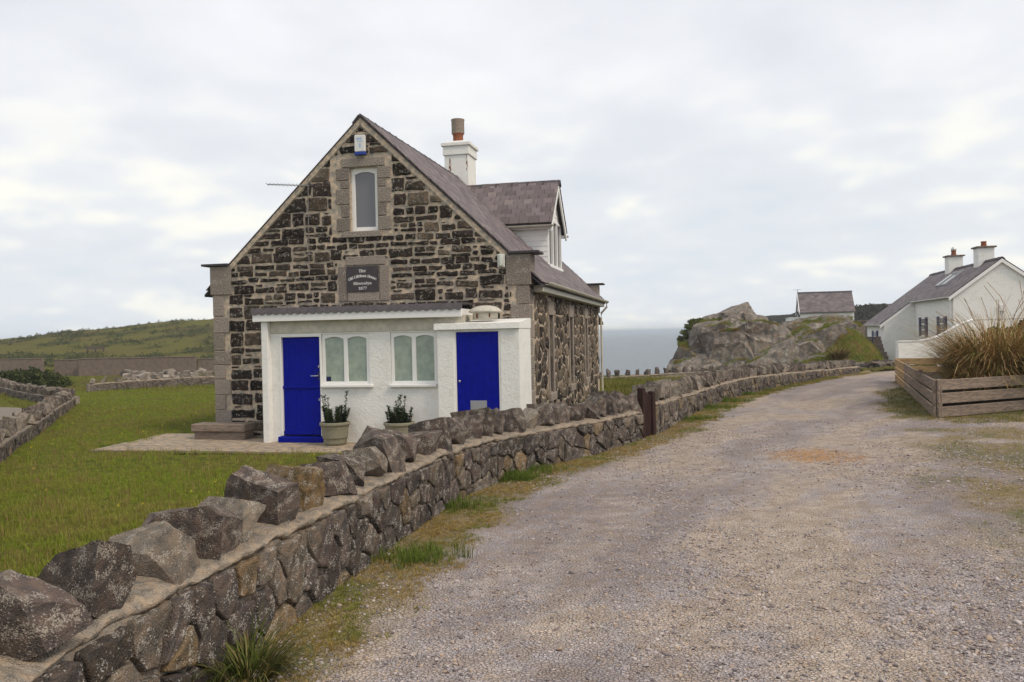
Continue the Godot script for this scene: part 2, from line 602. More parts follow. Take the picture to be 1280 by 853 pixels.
func stone_face(into: Smooth, poly: PackedVector2Array, place: Callable, proud: float, col: Color, corner := 0.035, step := 0.14, rough := 0.3, wobble := 0.008, edge := 0.035) -> void:
	# one stone of a wall: an outline in the wall's plane, sides that go into the mortar and an uneven face
	if poly_area(poly) < 0.0:
		poly = poly.duplicate()
		poly.reverse()
	var ring := PackedVector2Array()
	var mid := Vector2.ZERO
	for i in poly.size():
		var a := poly[i]; var b := poly[(i + 1) % poly.size()]
		var l := a.distance_to(b)
		if l < 0.012:
			continue
		var r := minf(0.3, corner / l)
		var k := maxi(1, int(round(l * (1.0 - 2.0 * r) / step)))
		for j in k + 1:
			ring.append(a.lerp(b, lerpf(r, 1.0 - r, float(j) / k)) + Vector2(rng.randf_range(-wobble, wobble), rng.randf_range(-wobble, wobble)))
	var n := ring.size()
	if n < 3:
		return
	for q in ring:
		mid += q / n
	var tilt := Vector2(rng.randf_range(-1, 1), rng.randf_range(-1, 1)) * rough * proud * 1.5
	var first := into.v.size()
	var rings := [[0.0, -0.035], [edge * 0.3, 0.72], [edge, 1.0], [-0.5, 1.03]]
	for k in 4:
		for q in ring:
			var d := mid - q
			var in_: float = rings[k][0]
			var p := q + d * 0.5 if in_ < 0.0 else q + d.limit_length(minf(in_, d.length() * 0.45))
			var out: float = rings[k][1] if k == 0 else proud * rings[k][1] * (1.0 + rng.randf_range(-rough, rough)) + (p - mid).dot(tilt) * float(k) / 3.0
			into.add(place.call(p.x, p.y, out), col)
	var top := into.add(place.call(mid.x, mid.y, proud * (1.0 + rng.randf_range(-rough, rough))), col)
	for k in 3:
		for j in n:
			var a := first + k * n + j
			var b := first + k * n + (j + 1) % n
			into.quad(a, b, b + n, a + n)
	for j in n:
		into.tri(first + 3 * n + j, first + 3 * n + (j + 1) % n, top)


func rock(half: Vector3, cuts: int, fine: int, col: Color, lumpy := 0.05, sharp := 16.0, slant := 0.18) -> ArrayMesh:
	# an angular block: the inside of some planes with its edges worn, its face roughened
	var planes := []
	for axis in 3:
		for side in [-1.0, 1.0]:
			var n := Vector3()
			n[axis] = side
			var m := Vector3(rng.randf_range(-slant, slant), rng.randf_range(-slant, slant), rng.randf_range(-slant, slant))
			planes.append([(n + m).normalized(), half[axis] * rng.randf_range(0.9, 1.05)])
	for i in cuts:
		var n := Vector3(rng.randf_range(-1, 1), rng.randf_range(-0.2, 1), rng.randf_range(-1, 1)).normalized()
		var reach := absf(n.x) * half.x + absf(n.y) * half.y + absf(n.z) * half.z
		planes.append([n, reach * (rng.randf_range(0.5, 0.78) if i < 3 else rng.randf_range(0.66, 0.9))])
	var s := Smooth.new()
	var key := {}
	var shift := Vector3(rng.randf(), rng.randf(), rng.randf()) * 50.0
	var size := (half.x + half.y + half.z) / 3.0
	for axis in 3:
		for side in [-1.0, 1.0]:
			var ids := []
			for j in fine + 1:
				for i in fine + 1:
					var d := Vector3()
					d[axis] = side
					d[(axis + 1) % 3] = tan((2.0 * i / fine - 1.0) * PI / 4.0)
					d[(axis + 2) % 3] = tan((2.0 * j / fine - 1.0) * PI / 4.0) * side
					d *= half
					var q := (d * 4000.0 / size).round()
					if not key.has(q):
						d = d.normalized()
						var sum := 0.0
						for pl in planes:
							var c: float = d.dot(pl[0])
							if c > 0.0:
								sum += pow(c / pl[1], sharp)
						var r := pow(sum, -1.0 / sharp)
						var at_ := d * r + shift
						r *= 1.0 + lumpy * (noise_a.get_noise_3dv(at_ / size * 1.3) + 0.7 * noise_a.get_noise_3dv(at_ / size * 4.0) - 0.9 * (1.0 - smoothstep(0.0, 0.16, absf(noise_b.get_noise_3dv(at_ / size * 3.0)))))
						key[q] = s.add(d * r, col)
					ids.append(key[q])
			for j in fine:
				for i in fine:
					var a: int = ids[j * (fine + 1) + i]
					var b: int = ids[j * (fine + 1) + i + 1]
					var c: int = ids[(j + 1) * (fine + 1) + i + 1]
					var d: int = ids[(j + 1) * (fine + 1) + i]
					s.quad(a, b, c, d)
	return s.mesh()


func shard(half: Vector3, cuts: int, level: int, col: Color, rough := 0.03, slant := 0.3) -> ArrayMesh:
	# a broken block: a box cut by planes, each face flat but uneven, the edges between them crisp
	var faces := []
	var big := half.length() * 3.0
	for axis in 3:
		for side in [-1.0, 1.0]:
			var n := Vector3()
			n[axis] = side
			var u := Vector3()
			u[(axis + 1) % 3] = big
			var w := Vector3()
			w[(axis + 2) % 3] = big * side
			var o := n * big
			faces.append([o - u - w, o + u - w, o + u + w, o - u + w])
	var planes := []
	for axis in 3:
		for side in [-1.0, 1.0]:
			var n := Vector3()
			n[axis] = side
			n += Vector3(rng.randf_range(-slant, slant), rng.randf_range(-slant, slant), rng.randf_range(-slant, slant))
			planes.append([n.normalized(), half[axis] * rng.randf_range(0.88, 1.05)])
	for i in cuts:
		var n := Vector3(rng.randf_range(-1, 1), rng.randf_range(-0.25, 1), rng.randf_range(-1, 1)).normalized()
		var reach := absf(n.x) * half.x + absf(n.y) * half.y + absf(n.z) * half.z
		planes.append([n, reach * (rng.randf_range(0.5, 0.76) if i < 2 else rng.randf_range(0.66, 0.88))])
	for pl in planes:
		var kept := []
		var rim := []
		for face in faces:
			var poly := []
			for i in face.size():
				var a: Vector3 = face[i]
				var b: Vector3 = face[(i + 1) % face.size()]
				var da: float = a.dot(pl[0]) - pl[1]
				var db: float = b.dot(pl[0]) - pl[1]
				if da <= 0.0:
					poly.append(a)
				if (da < 0.0) != (db < 0.0):
					var q := a.lerp(b, da / (da - db))
					poly.append(q)
					rim.append(q)
			if poly.size() > 2:
				kept.append(poly)
		if rim.size() > 2:
			var mid := Vector3.ZERO
			for q in rim:
				mid += q / rim.size()
			var n: Vector3 = pl[0]
			var u: Vector3 = n.cross(Vector3.UP if absf(n.y) < 0.9 else Vector3.RIGHT).normalized()
			var w := n.cross(u)
			rim.sort_custom(func(a, b): return atan2((a - mid).dot(w), (a - mid).dot(u)) < atan2((b - mid).dot(w), (b - mid).dot(u)))
			var cap := []
			for q in rim:
				if cap.is_empty() or q.distance_to(cap[-1]) > 1e-4:
					cap.append(q)
			if cap.size() > 2:
				kept.append(cap)
		faces = kept
	var s := Smooth.new()
	var size := (half.x + half.y + half.z) / 3.0
	var shift := Vector3(rng.randf(), rng.randf(), rng.randf()) * 50.0
	var bent := func(p: Vector3) -> Vector3:
		var q := (p + shift * size) / size
		var e := Vector3(noise_a.get_noise_3dv(q * 2.2), noise_a.get_noise_3dv(q * 2.2 + Vector3(7, 3, 1)), noise_a.get_noise_3dv(q * 2.2 - Vector3(2, 8, 5)))
		var g := Vector3(noise_a.get_noise_3dv(q * 7.0), noise_a.get_noise_3dv(q * 7.0 + Vector3(7, 3, 1)), noise_a.get_noise_3dv(q * 7.0 - Vector3(2, 8, 5)))
		return p + (e * 1.6 + g) * rough * size
	var n := 1 << level
	for face in faces:
		var mid := Vector3.ZERO
		for q in face:
			mid += q / face.size()
		var tone := vary(col, 0.12)
		var known := {}
		for i in face.size():
			var a: Vector3 = face[i]
			var b: Vector3 = face[(i + 1) % face.size()]
			if a.distance_to(b) < 1e-4:
				continue
			var ids := []
			for r in n + 1:
				var row := []
				for k in r + 1:
					var p := mid.lerp(a.lerp(b, float(k) / maxi(r, 1)), float(r) / n)
					var key := (p * 3000.0 / size).round()
					if not known.has(key):
						known[key] = s.add(bent.call(p), tone)
					row.append(known[key])
				ids.append(row)
			for r in n:
				for k in r + 1:
					s.tri(ids[r][k], ids[r + 1][k], ids[r + 1][k + 1])
					if k < r:
						s.tri(ids[r][k], ids[r + 1][k + 1], ids[r][k + 1])
	return s.mesh()


func rubble_color() -> Color:
	var pick := rng.randf()
	if pick < 0.62:
		return vary(lin(0.13, 0.105, 0.093), 0.35)
	if pick < 0.86:
		return vary(lin(0.195, 0.158, 0.125), 0.3)
	return vary(lin(0.23, 0.165, 0.1), 0.3)


func mass(track: Track, profile: Array, s0: float, s1: float, step: float, ragged: float, ends := true) -> Smooth:
	# a body swept along a track; profile: points (out, height), counter-clockwise seen along the way
	var s := Smooth.new()
	var k := maxi(2, int((s1 - s0) / step))
	var n := profile.size()
	for i in k + 1:
		var x := lerpf(s0, s1, float(i) / k)
		for p in profile:
			var h: float = p[1].call(x) if p[1] is Callable else p[1]
			var q := track.place(x, h, p[0])
			var e := Vector3(noise_b.get_noise_3dv(q * 6.0), noise_b.get_noise_3dv(q * 6.0 + Vector3(9, 9, 9)), noise_b.get_noise_3dv(q * 6.0 - Vector3(9, 9, 9)))
			var g := Vector3(noise_a.get_noise_3dv(q * 22.0), noise_a.get_noise_3dv(q * 22.0 + Vector3(9, 9, 9)), noise_a.get_noise_3dv(q * 22.0 - Vector3(9, 9, 9)))
			s.add(q + e * ragged + g * ragged * 0.7)
	for i in k:
		for j in n:
			var a := i * n + j
			var b := i * n + (j + 1) % n
			s.quad(a, a + n, b + n, b)
	if ends:
		for e in [0, k]:
			for j in range(1, n - 1):
				if e == 0:
					s.tri(e * n, e * n + j, e * n + j + 1)
				else:
					s.tri(e * n, e * n + j + 1, e * n + j)
	return s


func wall_body(parent: Node3D, track: Track, top: Callable, foot: float, thick: float, bed := true) -> void:
	var l := track.length()
	var low := mass(track, [[-0.014, foot], [-0.014, func(x): return top.call(x) - 0.03], [-thick + 0.02, func(x): return top.call(x) - 0.03], [-thick + 0.02, foot]], 0.0, l, 0.2, 0.012)
	part("mortar_core", low.mesh(), M.wall_mortar, parent)
	if bed:
		var under := func(x): return top.call(x) - 0.045 + 0.02 * noise_b.get_noise_1d(x * 20.0)
		var b := mass(track, [[-0.012, under], [0.012, func(x): return top.call(x) - 0.012 + 0.015 * noise_b.get_noise_1d(x * 14.0)], [-0.04, func(x): return top.call(x) + 0.012], [-0.14, func(x): return top.call(x) + 0.02], [-0.25, func(x): return top.call(x) + 0.03], [-0.36, func(x): return top.call(x) + 0.02], [-thick, func(x): return top.call(x) - 0.01], [-thick, func(x): return top.call(x) - 0.05]], 0.0, l, 0.05, 0.034)
		part("mortar_bed", b.mesh(), M.bed, parent)


func face_stones(parent: Node3D, track: Track, top: Callable, foot: float, dx: float, dy: float, drop: float, mat: Material, proud: float, step := 0.14, tall := 0.5, colors: Variant = null, limit := 290, ends := [0.0, 0.0]) -> void:
	var l: float = track.length() - ends[0] - ends[1]
	var polys := cells_of(l, tall, dx, dy, 0.42, drop)
	var rest := Smooth.new()
	var made := 0
	for poly: PackedVector2Array in polys:
		var p := shrink(poly, rng.randf_range(0.005, 0.011))
		if p.size() < 3 or absf(poly_area(p)) < 0.0012:
			continue
		var place := func(x: float, y: float, out: float) -> Vector3:
			var sx: float = x + ends[0]
			return track.place(sx, lerpf(foot, top.call(sx) - 0.035, y / tall), out)
		var col: Color = colors.call() if colors != null else rubble_color()
		if made < limit:
			var s := Smooth.new()
			stone_face(s, p, place, proud * rng.randf_range(0.5, 1.35), col, 0.012, step, 0.22, 0.007, 0.016)
			if s.k.size():
				part("stone", s.mesh(), mat, parent)
				made += 1
		else:
			stone_face(rest, p, place, proud * rng.randf_range(0.5, 1.35), col, 0.012, step, 0.22, 0.007, 0.016)
	if rest.k.size():
		part("stonework", rest.mesh(), mat, parent).set_meta("kind", "stuff")


# ------------------------------------------------------------------ the stone house
var HOUSE := Transform3D(Basis(Vector3.UP, deg_to_rad(-12.55)), Vector3(-3.05, -0.3, -17.18))
const HW := 3.49
const HL := 12.0
const RISE := 0.952     # roof: metres down for each metre out
const APEX := 6.5


func in_house(x := 0.0, y := 0.0, z := 0.0) -> Transform3D:
	return HOUSE * Transform3D(Basis(), Vector3(x, y, z))


func house_stone_color() -> Color:
	var pick := rng.randf()
	if pick < 0.72:
		return vary(lin(0.054, 0.041, 0.034), 0.38)
	if pick < 0.92:
		return vary(lin(0.11, 0.085, 0.065), 0.3)
	return vary(lin(0.17, 0.135, 0.1), 0.25)


func granite_block(parent: Node3D, called: String, x0: float, x1: float, y0: float, y1: float, z0: float, z1: float) -> void:
	var f := Flat.new()
	f.span(x0 + 0.006, x1 - 0.006, y0 + 0.006, y1 - 0.006, z0, z1, 0.012, shade(lin(1, 1, 1), 1.0 - 0.32 * rng.randf()))
	part(called, f.mesh(), M.granite, parent)


func slate_mesh(w: float, l: float, t: float, col: Color) -> ArrayMesh:
	var f := Flat.new()
	f.box(Vector3(0, -l / 2.0, 0), Vector3(w, l, t), 0.0, Basis(), col)
	return f.mesh()


func slate_color() -> Color:
	return vary(lin(0.175, 0.14, 0.148).lerp(lin(0.24, 0.195, 0.188), rng.randf()), 0.3)


func slates(parent: Node3D, origin: Vector3, along: Vector3, down: Vector3, length: float, drop: float, gauge: float, width: float, keep: Callable, limit: int, variants: Array) -> void:
	# rows of slates on a slope: every slate lies on the row below with its lower edge lifted
	var up := along.cross(-down).normalized()
	if up.y < 0.0:
		up = -up
	var rest := Flat.new()
	var made := 0
	var rows := int(ceil(drop / gauge))
	var jobs := []
	for r in rows:
		var n := int(ceil(length / width)) + 1
		for i in n:
			var x := (i - (0.5 if r % 2 else 0.0)) * width
			var w := minf(x + width, length) - maxf(x, 0.0)
			if w < 0.03:
				continue
			x = maxf(x, 0.0)
			var tail := minf((r + 1) * gauge, drop)
			if not keep.call(x + w / 2.0, tail - gauge / 2.0):
				continue
			jobs.append([x, w, tail])
	jobs.sort_custom(func(a, b): return a[0] < b[0])
	for j in jobs:
		var w: float = j[1]
		var lay := Basis(along, -down, up) if along.cross(-down).dot(up) > 0.0 else Basis(-along, -down, up)
		lay = lay * Basis(Vector3.RIGHT, 0.06 + rng.randf_range(-0.012, 0.014)) * Basis(Vector3.BACK, rng.randf_range(-0.008, 0.008))
		var tail: Vector3 = origin + along * (j[0] + w / 2.0) + down * (j[2] + rng.randf_range(-0.004, 0.006)) + up * 0.024
		var head := tail + lay.y * (gauge * 1.35)
		if made < limit:
			var m: Mesh = variants[rng.randi() % variants.size()]
			part("slate", m, M.slate, parent, Transform3D(Basis(lay.x * (w - 0.012), lay.y * gauge * 1.35, lay.z), head))
			made += 1
		else:
			rest.box((tail + head) / 2.0, Vector3(w - 0.012, gauge * 1.35, 0.02), 0.0, lay, slate_color())
	if rest.v.size():
		part("slating", rest.mesh(), M.slate, parent).set_meta("kind", "stuff")


func arched_window(parent: Node3D, called: String, x0: float, x1: float, y0: float, y1: float, z: float, lights: int, pane: Material, sash := 0.055, rise := 0.05) -> Node3D:
	# frame with one or more lights under flat arches; the glass lies back in the frame
	var f := Flat.new()
	var w := (x1 - x0) / lights
	f.span(x0, x1, y0, y0 + sash, z - 0.05, z, 0.006)
	for i in lights + 1:
		var c := clampf(x0 + i * w, x0 + sash / 2.0, x1 - sash / 2.0)
		f.span(c - sash * (0.5 if i in [0, lights] else 0.7), c + sash * (0.5 if i in [0, lights] else 0.7), y0 + sash, y1, z - 0.05, z - 0.002, 0.006)
	for i in lights:
		var a := x0 + i * w + sash * (1.0 if i == 0 else 0.7)
		var b := x0 + (i + 1) * w - sash * (1.0 if i == lights - 1 else 0.7)
		var head := PackedVector2Array([Vector2(b, y1 + 0.001), Vector2(a, y1 + 0.001)])
		for k in 11:
			var u := k / 10.0
			head.append(Vector2(lerpf(a, b, u), y1 - sash - rise * pow(2.0 * u - 1.0, 2.0)))
		f.prism(head, z - 0.05, z - 0.003)
	var o := part(called, f.mesh(), M.white_paint, parent)
	for i in lights:
		var g := Flat.new()
		g.span(x0 + i * w + 0.02, x0 + (i + 1) * w - 0.02, y0 + 0.02, y1 - 0.02, z - 0.042, z - 0.03)
		part("pane", g.mesh(), pane, o)
	return o


func ridge_tiles(parent: Node3D, a: Vector3, b: Vector3, each: float, wing: float, rise: float) -> void:
	var l := a.distance_to(b)
	var n := int(round(l / each))
	var z := (b - a).normalized()
	var x := Vector3.UP.cross(z).normalized()
	for i in n:
		var f := Flat.new()
		var p := PackedVector2Array([Vector2(-wing, -wing * rise), Vector2(-0.03, -0.012), Vector2(0.03, -0.012), Vector2(wing, -wing * rise), Vector2(wing + 0.012, -wing * rise + 0.025), Vector2(0.035, 0.03), Vector2(-0.035, 0.03), Vector2(-wing - 0.012, -wing * rise + 0.025)])
		var tf := Transform3D(Basis(x, Vector3.UP, z), a + z * (i * l / n) + Vector3.UP * rng.randf_range(-0.004, 0.006))
		f.prism(p, 0.004, l / n - 0.004, tf)
		var collar := PackedVector2Array()
		for q in p:
			collar.append(q + Vector2(0, 0.014))
		f.prism(collar, l / n - 0.05, l / n + 0.01, tf)
		part("ridge_tile", f.mesh(), M.dark_slate, parent)


func gutter(parent: Node3D, a: Vector3, b: Vector3, r: float, mat: Material) -> void:
	var z := (b - a).normalized()
	var x := Vector3.UP.cross(z).normalized()
	var p := PackedVector2Array()
	for k in 9:
		p.append(Vector2(cos(PI + PI * k / 8.0), sin(PI + PI * k / 8.0)) * r)
	for k in 9:
		p.append(Vector2(cos(TAU - PI * k / 8.0), sin(TAU - PI * k / 8.0)) * (r - 0.01))
	var f := Flat.new()
	f.prism(p, 0.0, a.distance_to(b), Transform3D(Basis(x, Vector3.UP, z), a))
	part("gutter", f.mesh(), mat, parent)


func roof_y(x: float) -> float:
	return APEX - absf(x) * RISE


func build_house() -> Node3D:
	var h := thing("stone_house", "two-storey dark stone gabled house with blue doors and white lean-to porch", "house", HOUSE)
	var base := -0.25
	# the body of the walls: thick masonry with its openings left open
	var inner := HW - 0.0
	var f := Flat.new()
	var slope := func(x: float) -> float: return roof_y(x) - 0.05
	var wl := -0.27; var wr := 0.34; var wb := 4.16; var wt := 5.48
	f.prism(PackedVector2Array([Vector2(-inner, base), Vector2(wl, base), Vector2(wl, slope.call(wl)), Vector2(-inner, slope.call(inner))]), -0.5, 0.0)
	f.prism(PackedVector2Array([Vector2(wr, base), Vector2(inner, base), Vector2(inner, slope.call(inner)), Vector2(wr, slope.call(wr))]), -0.5, 0.0)
	f.prism(PackedVector2Array([Vector2(wl, base), Vector2(wr, base), Vector2(wr, wb), Vector2(wl, wb)]), -0.5, 0.0)
	f.prism(PackedVector2Array([Vector2(wl, wt), Vector2(wr, wt), Vector2(wr, slope.call(wr)), Vector2(0, slope.call(0.0)), Vector2(wl, slope.call(wl))]), -0.5, 0.0)
	var front := part("front_wall", f.mesh(), M.mortar, h)
	f = Flat.new()
	f.prism(PackedVector2Array([Vector2(-inner, base), Vector2(inner, base), Vector2(inner, slope.call(inner)), Vector2(0, slope.call(0.0)), Vector2(-inner, slope.call(inner))]), -HL, -HL + 0.5)
	part("rear_wall", f.mesh(), M.mortar, h)
	f = Flat.new()
	f.span(-HW + 0.02, -HW + 0.45, base, 3.05, -HL + 0.5, -0.5)
	part("side_wall", f.mesh(), M.mortar, h)
	var slots := [-2.5, -5.62, -8.7]
	f = Flat.new()
	var z := -0.5
	for s in slots:
		f.span(HW - 0.45, HW - 0.02, base, 3.05, s + 0.26, z)
		f.span(HW - 0.45, HW - 0.02, 2.36, 3.05, s - 0.26, s + 0.26)
		f.span(HW - 0.45, HW - 0.02, base, 0.55, s - 0.26, s + 0.26)
		z = s - 0.26
	f.span(HW - 0.45, HW - 0.02, base, 3.05, -HL + 0.5, z)
	var side := part("side_wall", f.mesh(), M.mortar, h)
	# blind slit windows in the side wall
	for s in slots:
		var w := Flat.new()
		w.span(HW - 0.2, HW - 0.15, 0.55, 2.36, s - 0.26, s + 0.26)
		var blind := part("slit_window", w.mesh(), M.dark_slate, h)
		var g := Flat.new()
		for e in [-1.0, 1.0]:
			g.span(HW - 0.3, HW + 0.012, 0.6, 2.36, s + e * 0.26, s + e * 0.38, 0.01)
		part("jamb", g.mesh(), M.granite, blind)
		g = Flat.new()
		g.span(HW - 0.3, HW + 0.025, 2.36, 2.68, s - 0.36, s + 0.36, 0.012)
		part("lintel", g.mesh(), M.granite, blind)
		g = Flat.new()
		g.span(HW - 0.3, HW + 0.05, 0.42, 0.6, s - 0.4, s + 0.4, 0.012)
		part("sill", g.mesh(), M.granite, blind)

	# squared rubble of the front gable, laid round the window, the tablet and the porch
	var margin := 0.13
	var quoin := 3.12
	var free := func(x: float, y: float) -> bool:
		if y > roof_y(x) - margin + 0.05:
			return false
		if x > -0.68 and x < 0.68 and y > 3.98 and y < 5.7:
			return false
		if x > -0.6 and x < 0.6 and y > 2.66 and y < 3.66:
			return false
		return not (x > -1.6 and y < 2.2)
	var place := func(x: float, y: float, out: float) -> Vector3: return Vector3(x, y, out)
	var rects := courses(-quoin, quoin, base, 6.4, free)
	var big := []
	for r: Rect2 in rects:
		var j := func() -> Vector2: return Vector2(rng.randf_range(-0.016, 0.016), rng.randf_range(-0.012, 0.012))
		var p := PackedVector2Array([r.position + j.call(), Vector2(r.end.x, r.position.y) + j.call(), r.end + j.call(), Vector2(r.position.x, r.end.y) + j.call()])
		for e in [-1.0, 1.0]:
			p = clip_poly(p, Vector2(0, APEX - margin), Vector2(e * RISE, 1.0).normalized())
		if p.size() < 3:
			continue
		p = shrink(p, rng.randf_range(0.014, 0.024))
		if p.size() > 2 and absf(poly_area(p)) > 0.0025:
			big.append(p)
	big.sort_custom(func(a, b): return absf(poly_area(a)) > absf(poly_area(b)))
	var small := Smooth.new()
	for i in big.size():
		if i < 295:
			var s := Smooth.new()
			stone_face(s, big[i], place, rng.randf_range(0.012, 0.034), house_stone_color(), 0.018, 0.1, 0.35, 0.013, 0.025)
			if s.k.size():
				part("stone", s.mesh(), M.house_stone, front)
		else:
			stone_face(small, big[i], place, rng.randf_range(0.012, 0.03), house_stone_color(), 0.025, 0.2, 0.25, 0.006)
	if small.k.size():
		part("pinning_stone", small.mesh(), M.house_stone, front).set_meta("kind", "stuff")

	# random rubble of the side wall
	var side_place := func(x: float, y: float, out: float) -> Vector3: return Vector3(HW - 0.02 + out, y + base, -x)
	var left := Smooth.new()
	var count := 0
	for poly: PackedVector2Array in cells_of(HL, 3.2, 0.4, 0.27, 0.4, 0.0, Vector2(1.0, 1.2)):
		var p := shrink(poly, rng.randf_range(0.016, 0.03))
		if p.size() < 3 or absf(poly_area(p)) < 0.008:
			continue
		var mid := Vector2.ZERO
		for q in p:
			mid += q / p.size()
		if mid.x < 0.32 or mid.x > HL - 0.2:
			continue
		var blocked := false
		for s in slots:
			if absf(mid.x + s) < 0.42 and mid.y + base < 2.75 and mid.y + base > 0.3:
				blocked = true
		if blocked:
			continue
		var col := house_stone_color() if rng.randf() < 0.4 else vary(lin(0.23, 0.18, 0.135), 0.4)
		if count < 240:
			var s := Smooth.new()
			stone_face(s, p, side_place, rng.randf_range(0.012, 0.03), col, 0.03, 0.16, 0.3, 0.01)
			part("stone", s.mesh(), M.house_stone, side)
			count += 1
		else:
			stone_face(left, p, side_place, 0.03, col, 0.03, 0.2, 0.3, 0.01)
	if left.k.size():
		part("stonework", left.mesh(), M.house_stone, side).set_meta("kind", "stuff")

	# granite corner stones, the kneelers with their slate caps
	for e in [-1.0, 1.0]:
		var y := base
		var k := 0
		while y < 2.9:
			var tall := rng.randf_range(0.3, 0.4)
			if y + tall > 2.75:
				tall = 2.92 - y
			var w := 0.4 if k % 2 else 0.27
			var x0: float = e * (HW + 0.015)
			granite_block(front, "quoin", minf(x0, x0 - e * w), maxf(x0, x0 - e * w), y, y + tall, -0.3 if k % 2 else -0.42, 0.03)
			y += tall
			k += 1
		var k0: float = e * (HW + 0.06)
		granite_block(front, "kneeler", minf(k0, k0 - e * 0.52), maxf(k0, k0 - e * 0.52), 2.92, 3.55, -0.42, 0.045)
		for end in [0.0, 1.0]:
			var c := Flat.new()
			c.span(minf(e * 3.08, e * 3.72), maxf(e * 3.08, e * 3.72), 3.55, 3.6, -HL - 0.1 if end else -0.46, -HL + 0.45 if end else 0.1, 0.008)
			part("kneeler_cap", c.mesh(), M.dark_slate, h)
		granite_block(h, "rear_kneeler", minf(k0, k0 - e * 0.5), maxf(k0, k0 - e * 0.5), 2.6, 3.545, -HL - 0.03, -HL + 0.4)
	# cement skew under the roof's edge
	for e in [-1.0, 1.0]:
		var c := Flat.new()
		c.prism(PackedVector2Array([Vector2(0, APEX + 0.002), Vector2(e * 3.12, roof_y(3.12) + 0.002), Vector2(e * 3.12, roof_y(3.12) - 0.14), Vector2(0, APEX - 0.14)]), -0.03, 0.022)
		part("cement_skew", c.mesh(), M.mortar, front)
		c = Flat.new()
		c.prism(PackedVector2Array([Vector2(0, APEX + 0.03), Vector2(e * 3.1, roof_y(3.1) + 0.03), Vector2(e * 3.1, roof_y(3.1) + 0.004), Vector2(0, APEX + 0.004)]), 0.0, 0.042)
		part("verge_slate", c.mesh(), M.dark_slate, front)

	# gable window with its dressed surround
	arched_window(h, "window", wl, wr, wb, wt, -0.08, 1, M.blind, 0.085, 0.05)
	granite_block(front, "lintel", -0.44, 0.52, wt, 5.68, -0.3, 0.03)
	granite_block(front, "sill", -0.44, 0.44, 4.02, wb, -0.3, 0.06)
	for e in [-1.0, 1.0]:
		var ys := [wb, 4.45, 4.72, 5.05, 5.22, wt]
		for k in 5:
			var w := 0.3 if k % 2 == 0 else 0.2
			var xe: float = wl if e < 0.0 else wr
			granite_block(front, "jamb", minf(xe, xe + e * w), maxf(xe, xe + e * w), ys[k], ys[k + 1], -0.3, 0.026)
	# stones that frame the tablet
	granite_block(front, "tablet_surround", -0.4, 0.5, 3.44, 3.64, -0.1, 0.032)
	granite_block(front, "tablet_surround", -0.56, -0.365, 2.69, 3.44, -0.1, 0.028)
	granite_block(front, "tablet_surround", 0.345, 0.56, 2.69, 3.44, -0.1, 0.028)
	granite_block(front, "tablet_surround", -0.365, 0.345, 2.69, 2.88, -0.1, 0.03)

	# roof
	var roof := Flat.new()
	var eave := HW + 0.24
	for e in [-1.0, 1.0]:
		var p := PackedVector2Array([Vector2(0, APEX), Vector2(e * eave, roof_y(eave)), Vector2(e * eave, roof_y(eave) - 0.05), Vector2(0, APEX - 0.05)])
		if e > 0.0:
			roof.prism(p, -HL, -0.032)
		else:
			roof.prism(p, -HL, -0.032)
	var deck := part("roof", roof.mesh(), M.dark_slate, h)
	var variants := []
	for i in 10:
		var b := Flat.new()
		b.box(Vector3(0, -0.5, 0), Vector3(1, 1, 0.02), 0.0, Basis(), slate_color())
		variants.append(b.mesh())
	var down := Vector3(1, -RISE, 0).normalized()
	var drop := eave / down.x
	var over_dormer := func(x: float, y: float) -> bool:
		var px: float = y * down.x
		return not (px > 1.75 and px < 2.98 and absf(x - 6.65) < 1.12) and not (px > 0.5 and px < 1.8 and absf(x - 6.65) < (px - 0.45) * 0.85)
	slates(deck, Vector3(0.02, APEX + 0.008, 0.045), Vector3(0, 0, -1), down, HL + 0.05, drop, 0.2, 0.26, over_dormer, 290, variants)
	var far := Flat.new()
	var far_down := Vector3(-1, -RISE, 0).normalized()
	var far_up := Vector3(-RISE, 1, 0).normalized()
	for r in int(drop / 0.2):
		for i in 24:
			far.box(Vector3(0, APEX, -(i + 0.5) * 0.5 + 0.03) + far_down * (r * 0.2 + 0.1) + far_up * 0.018, Vector3(0.27, 0.014, 0.494), 0.0, Basis(-far_down, far_up, Vector3.BACK) * Basis(Vector3.BACK, 0.04), slate_color())
	part("slating", far.mesh(), M.slate, deck).set_meta("kind", "stuff")
	ridge_tiles(h, Vector3(0, APEX + 0.035, 0.05), Vector3(0, APEX + 0.035, -HL), 0.42, 0.16, RISE)
	# eaves board, gutters and the pipe at the far corner
	for e in [-1.0, 1.0]:
		f = Flat.new()
		f.span(minf(e * (HW - 0.02), e * (HW + 0.2)), maxf(e * (HW - 0.02), e * (HW + 0.22)), 2.8, 2.94, -HL + 0.1, -0.44, 0.01)
		part("eaves_board", f.mesh(), M.cream_paint, h)
		gutter(h, Vector3(e * (HW + 0.29), 3.0, -HL - 0.12), Vector3(e * (HW + 0.29), 3.0, -0.47), 0.07, M.cream_paint)
	var pipe := Smooth.new()
	pipe.tube([Vector3(HW + 0.29, 2.93, -HL + 0.05), Vector3(HW + 0.29, 2.8, -HL + 0.05), Vector3(HW + 0.1, 2.6, -HL + 0.03), Vector3(HW + 0.09, 2.4, -HL + 0.03), Vector3(HW + 0.09, base, -HL + 0.03)], [0.035, 0.035, 0.035, 0.035, 0.035], 10)
	part("downpipe", pipe.mesh(), M.cream_paint, h)
	# small rear lean-to whose eave shows past the far corner
	f = Flat.new()
	f.span(HW - 2.5, HW - 0.35, base, 2.25, -HL - 2.2, -HL - 0.002)
	part("rear_porch", f.mesh(), M.render, h)
	f = Flat.new()
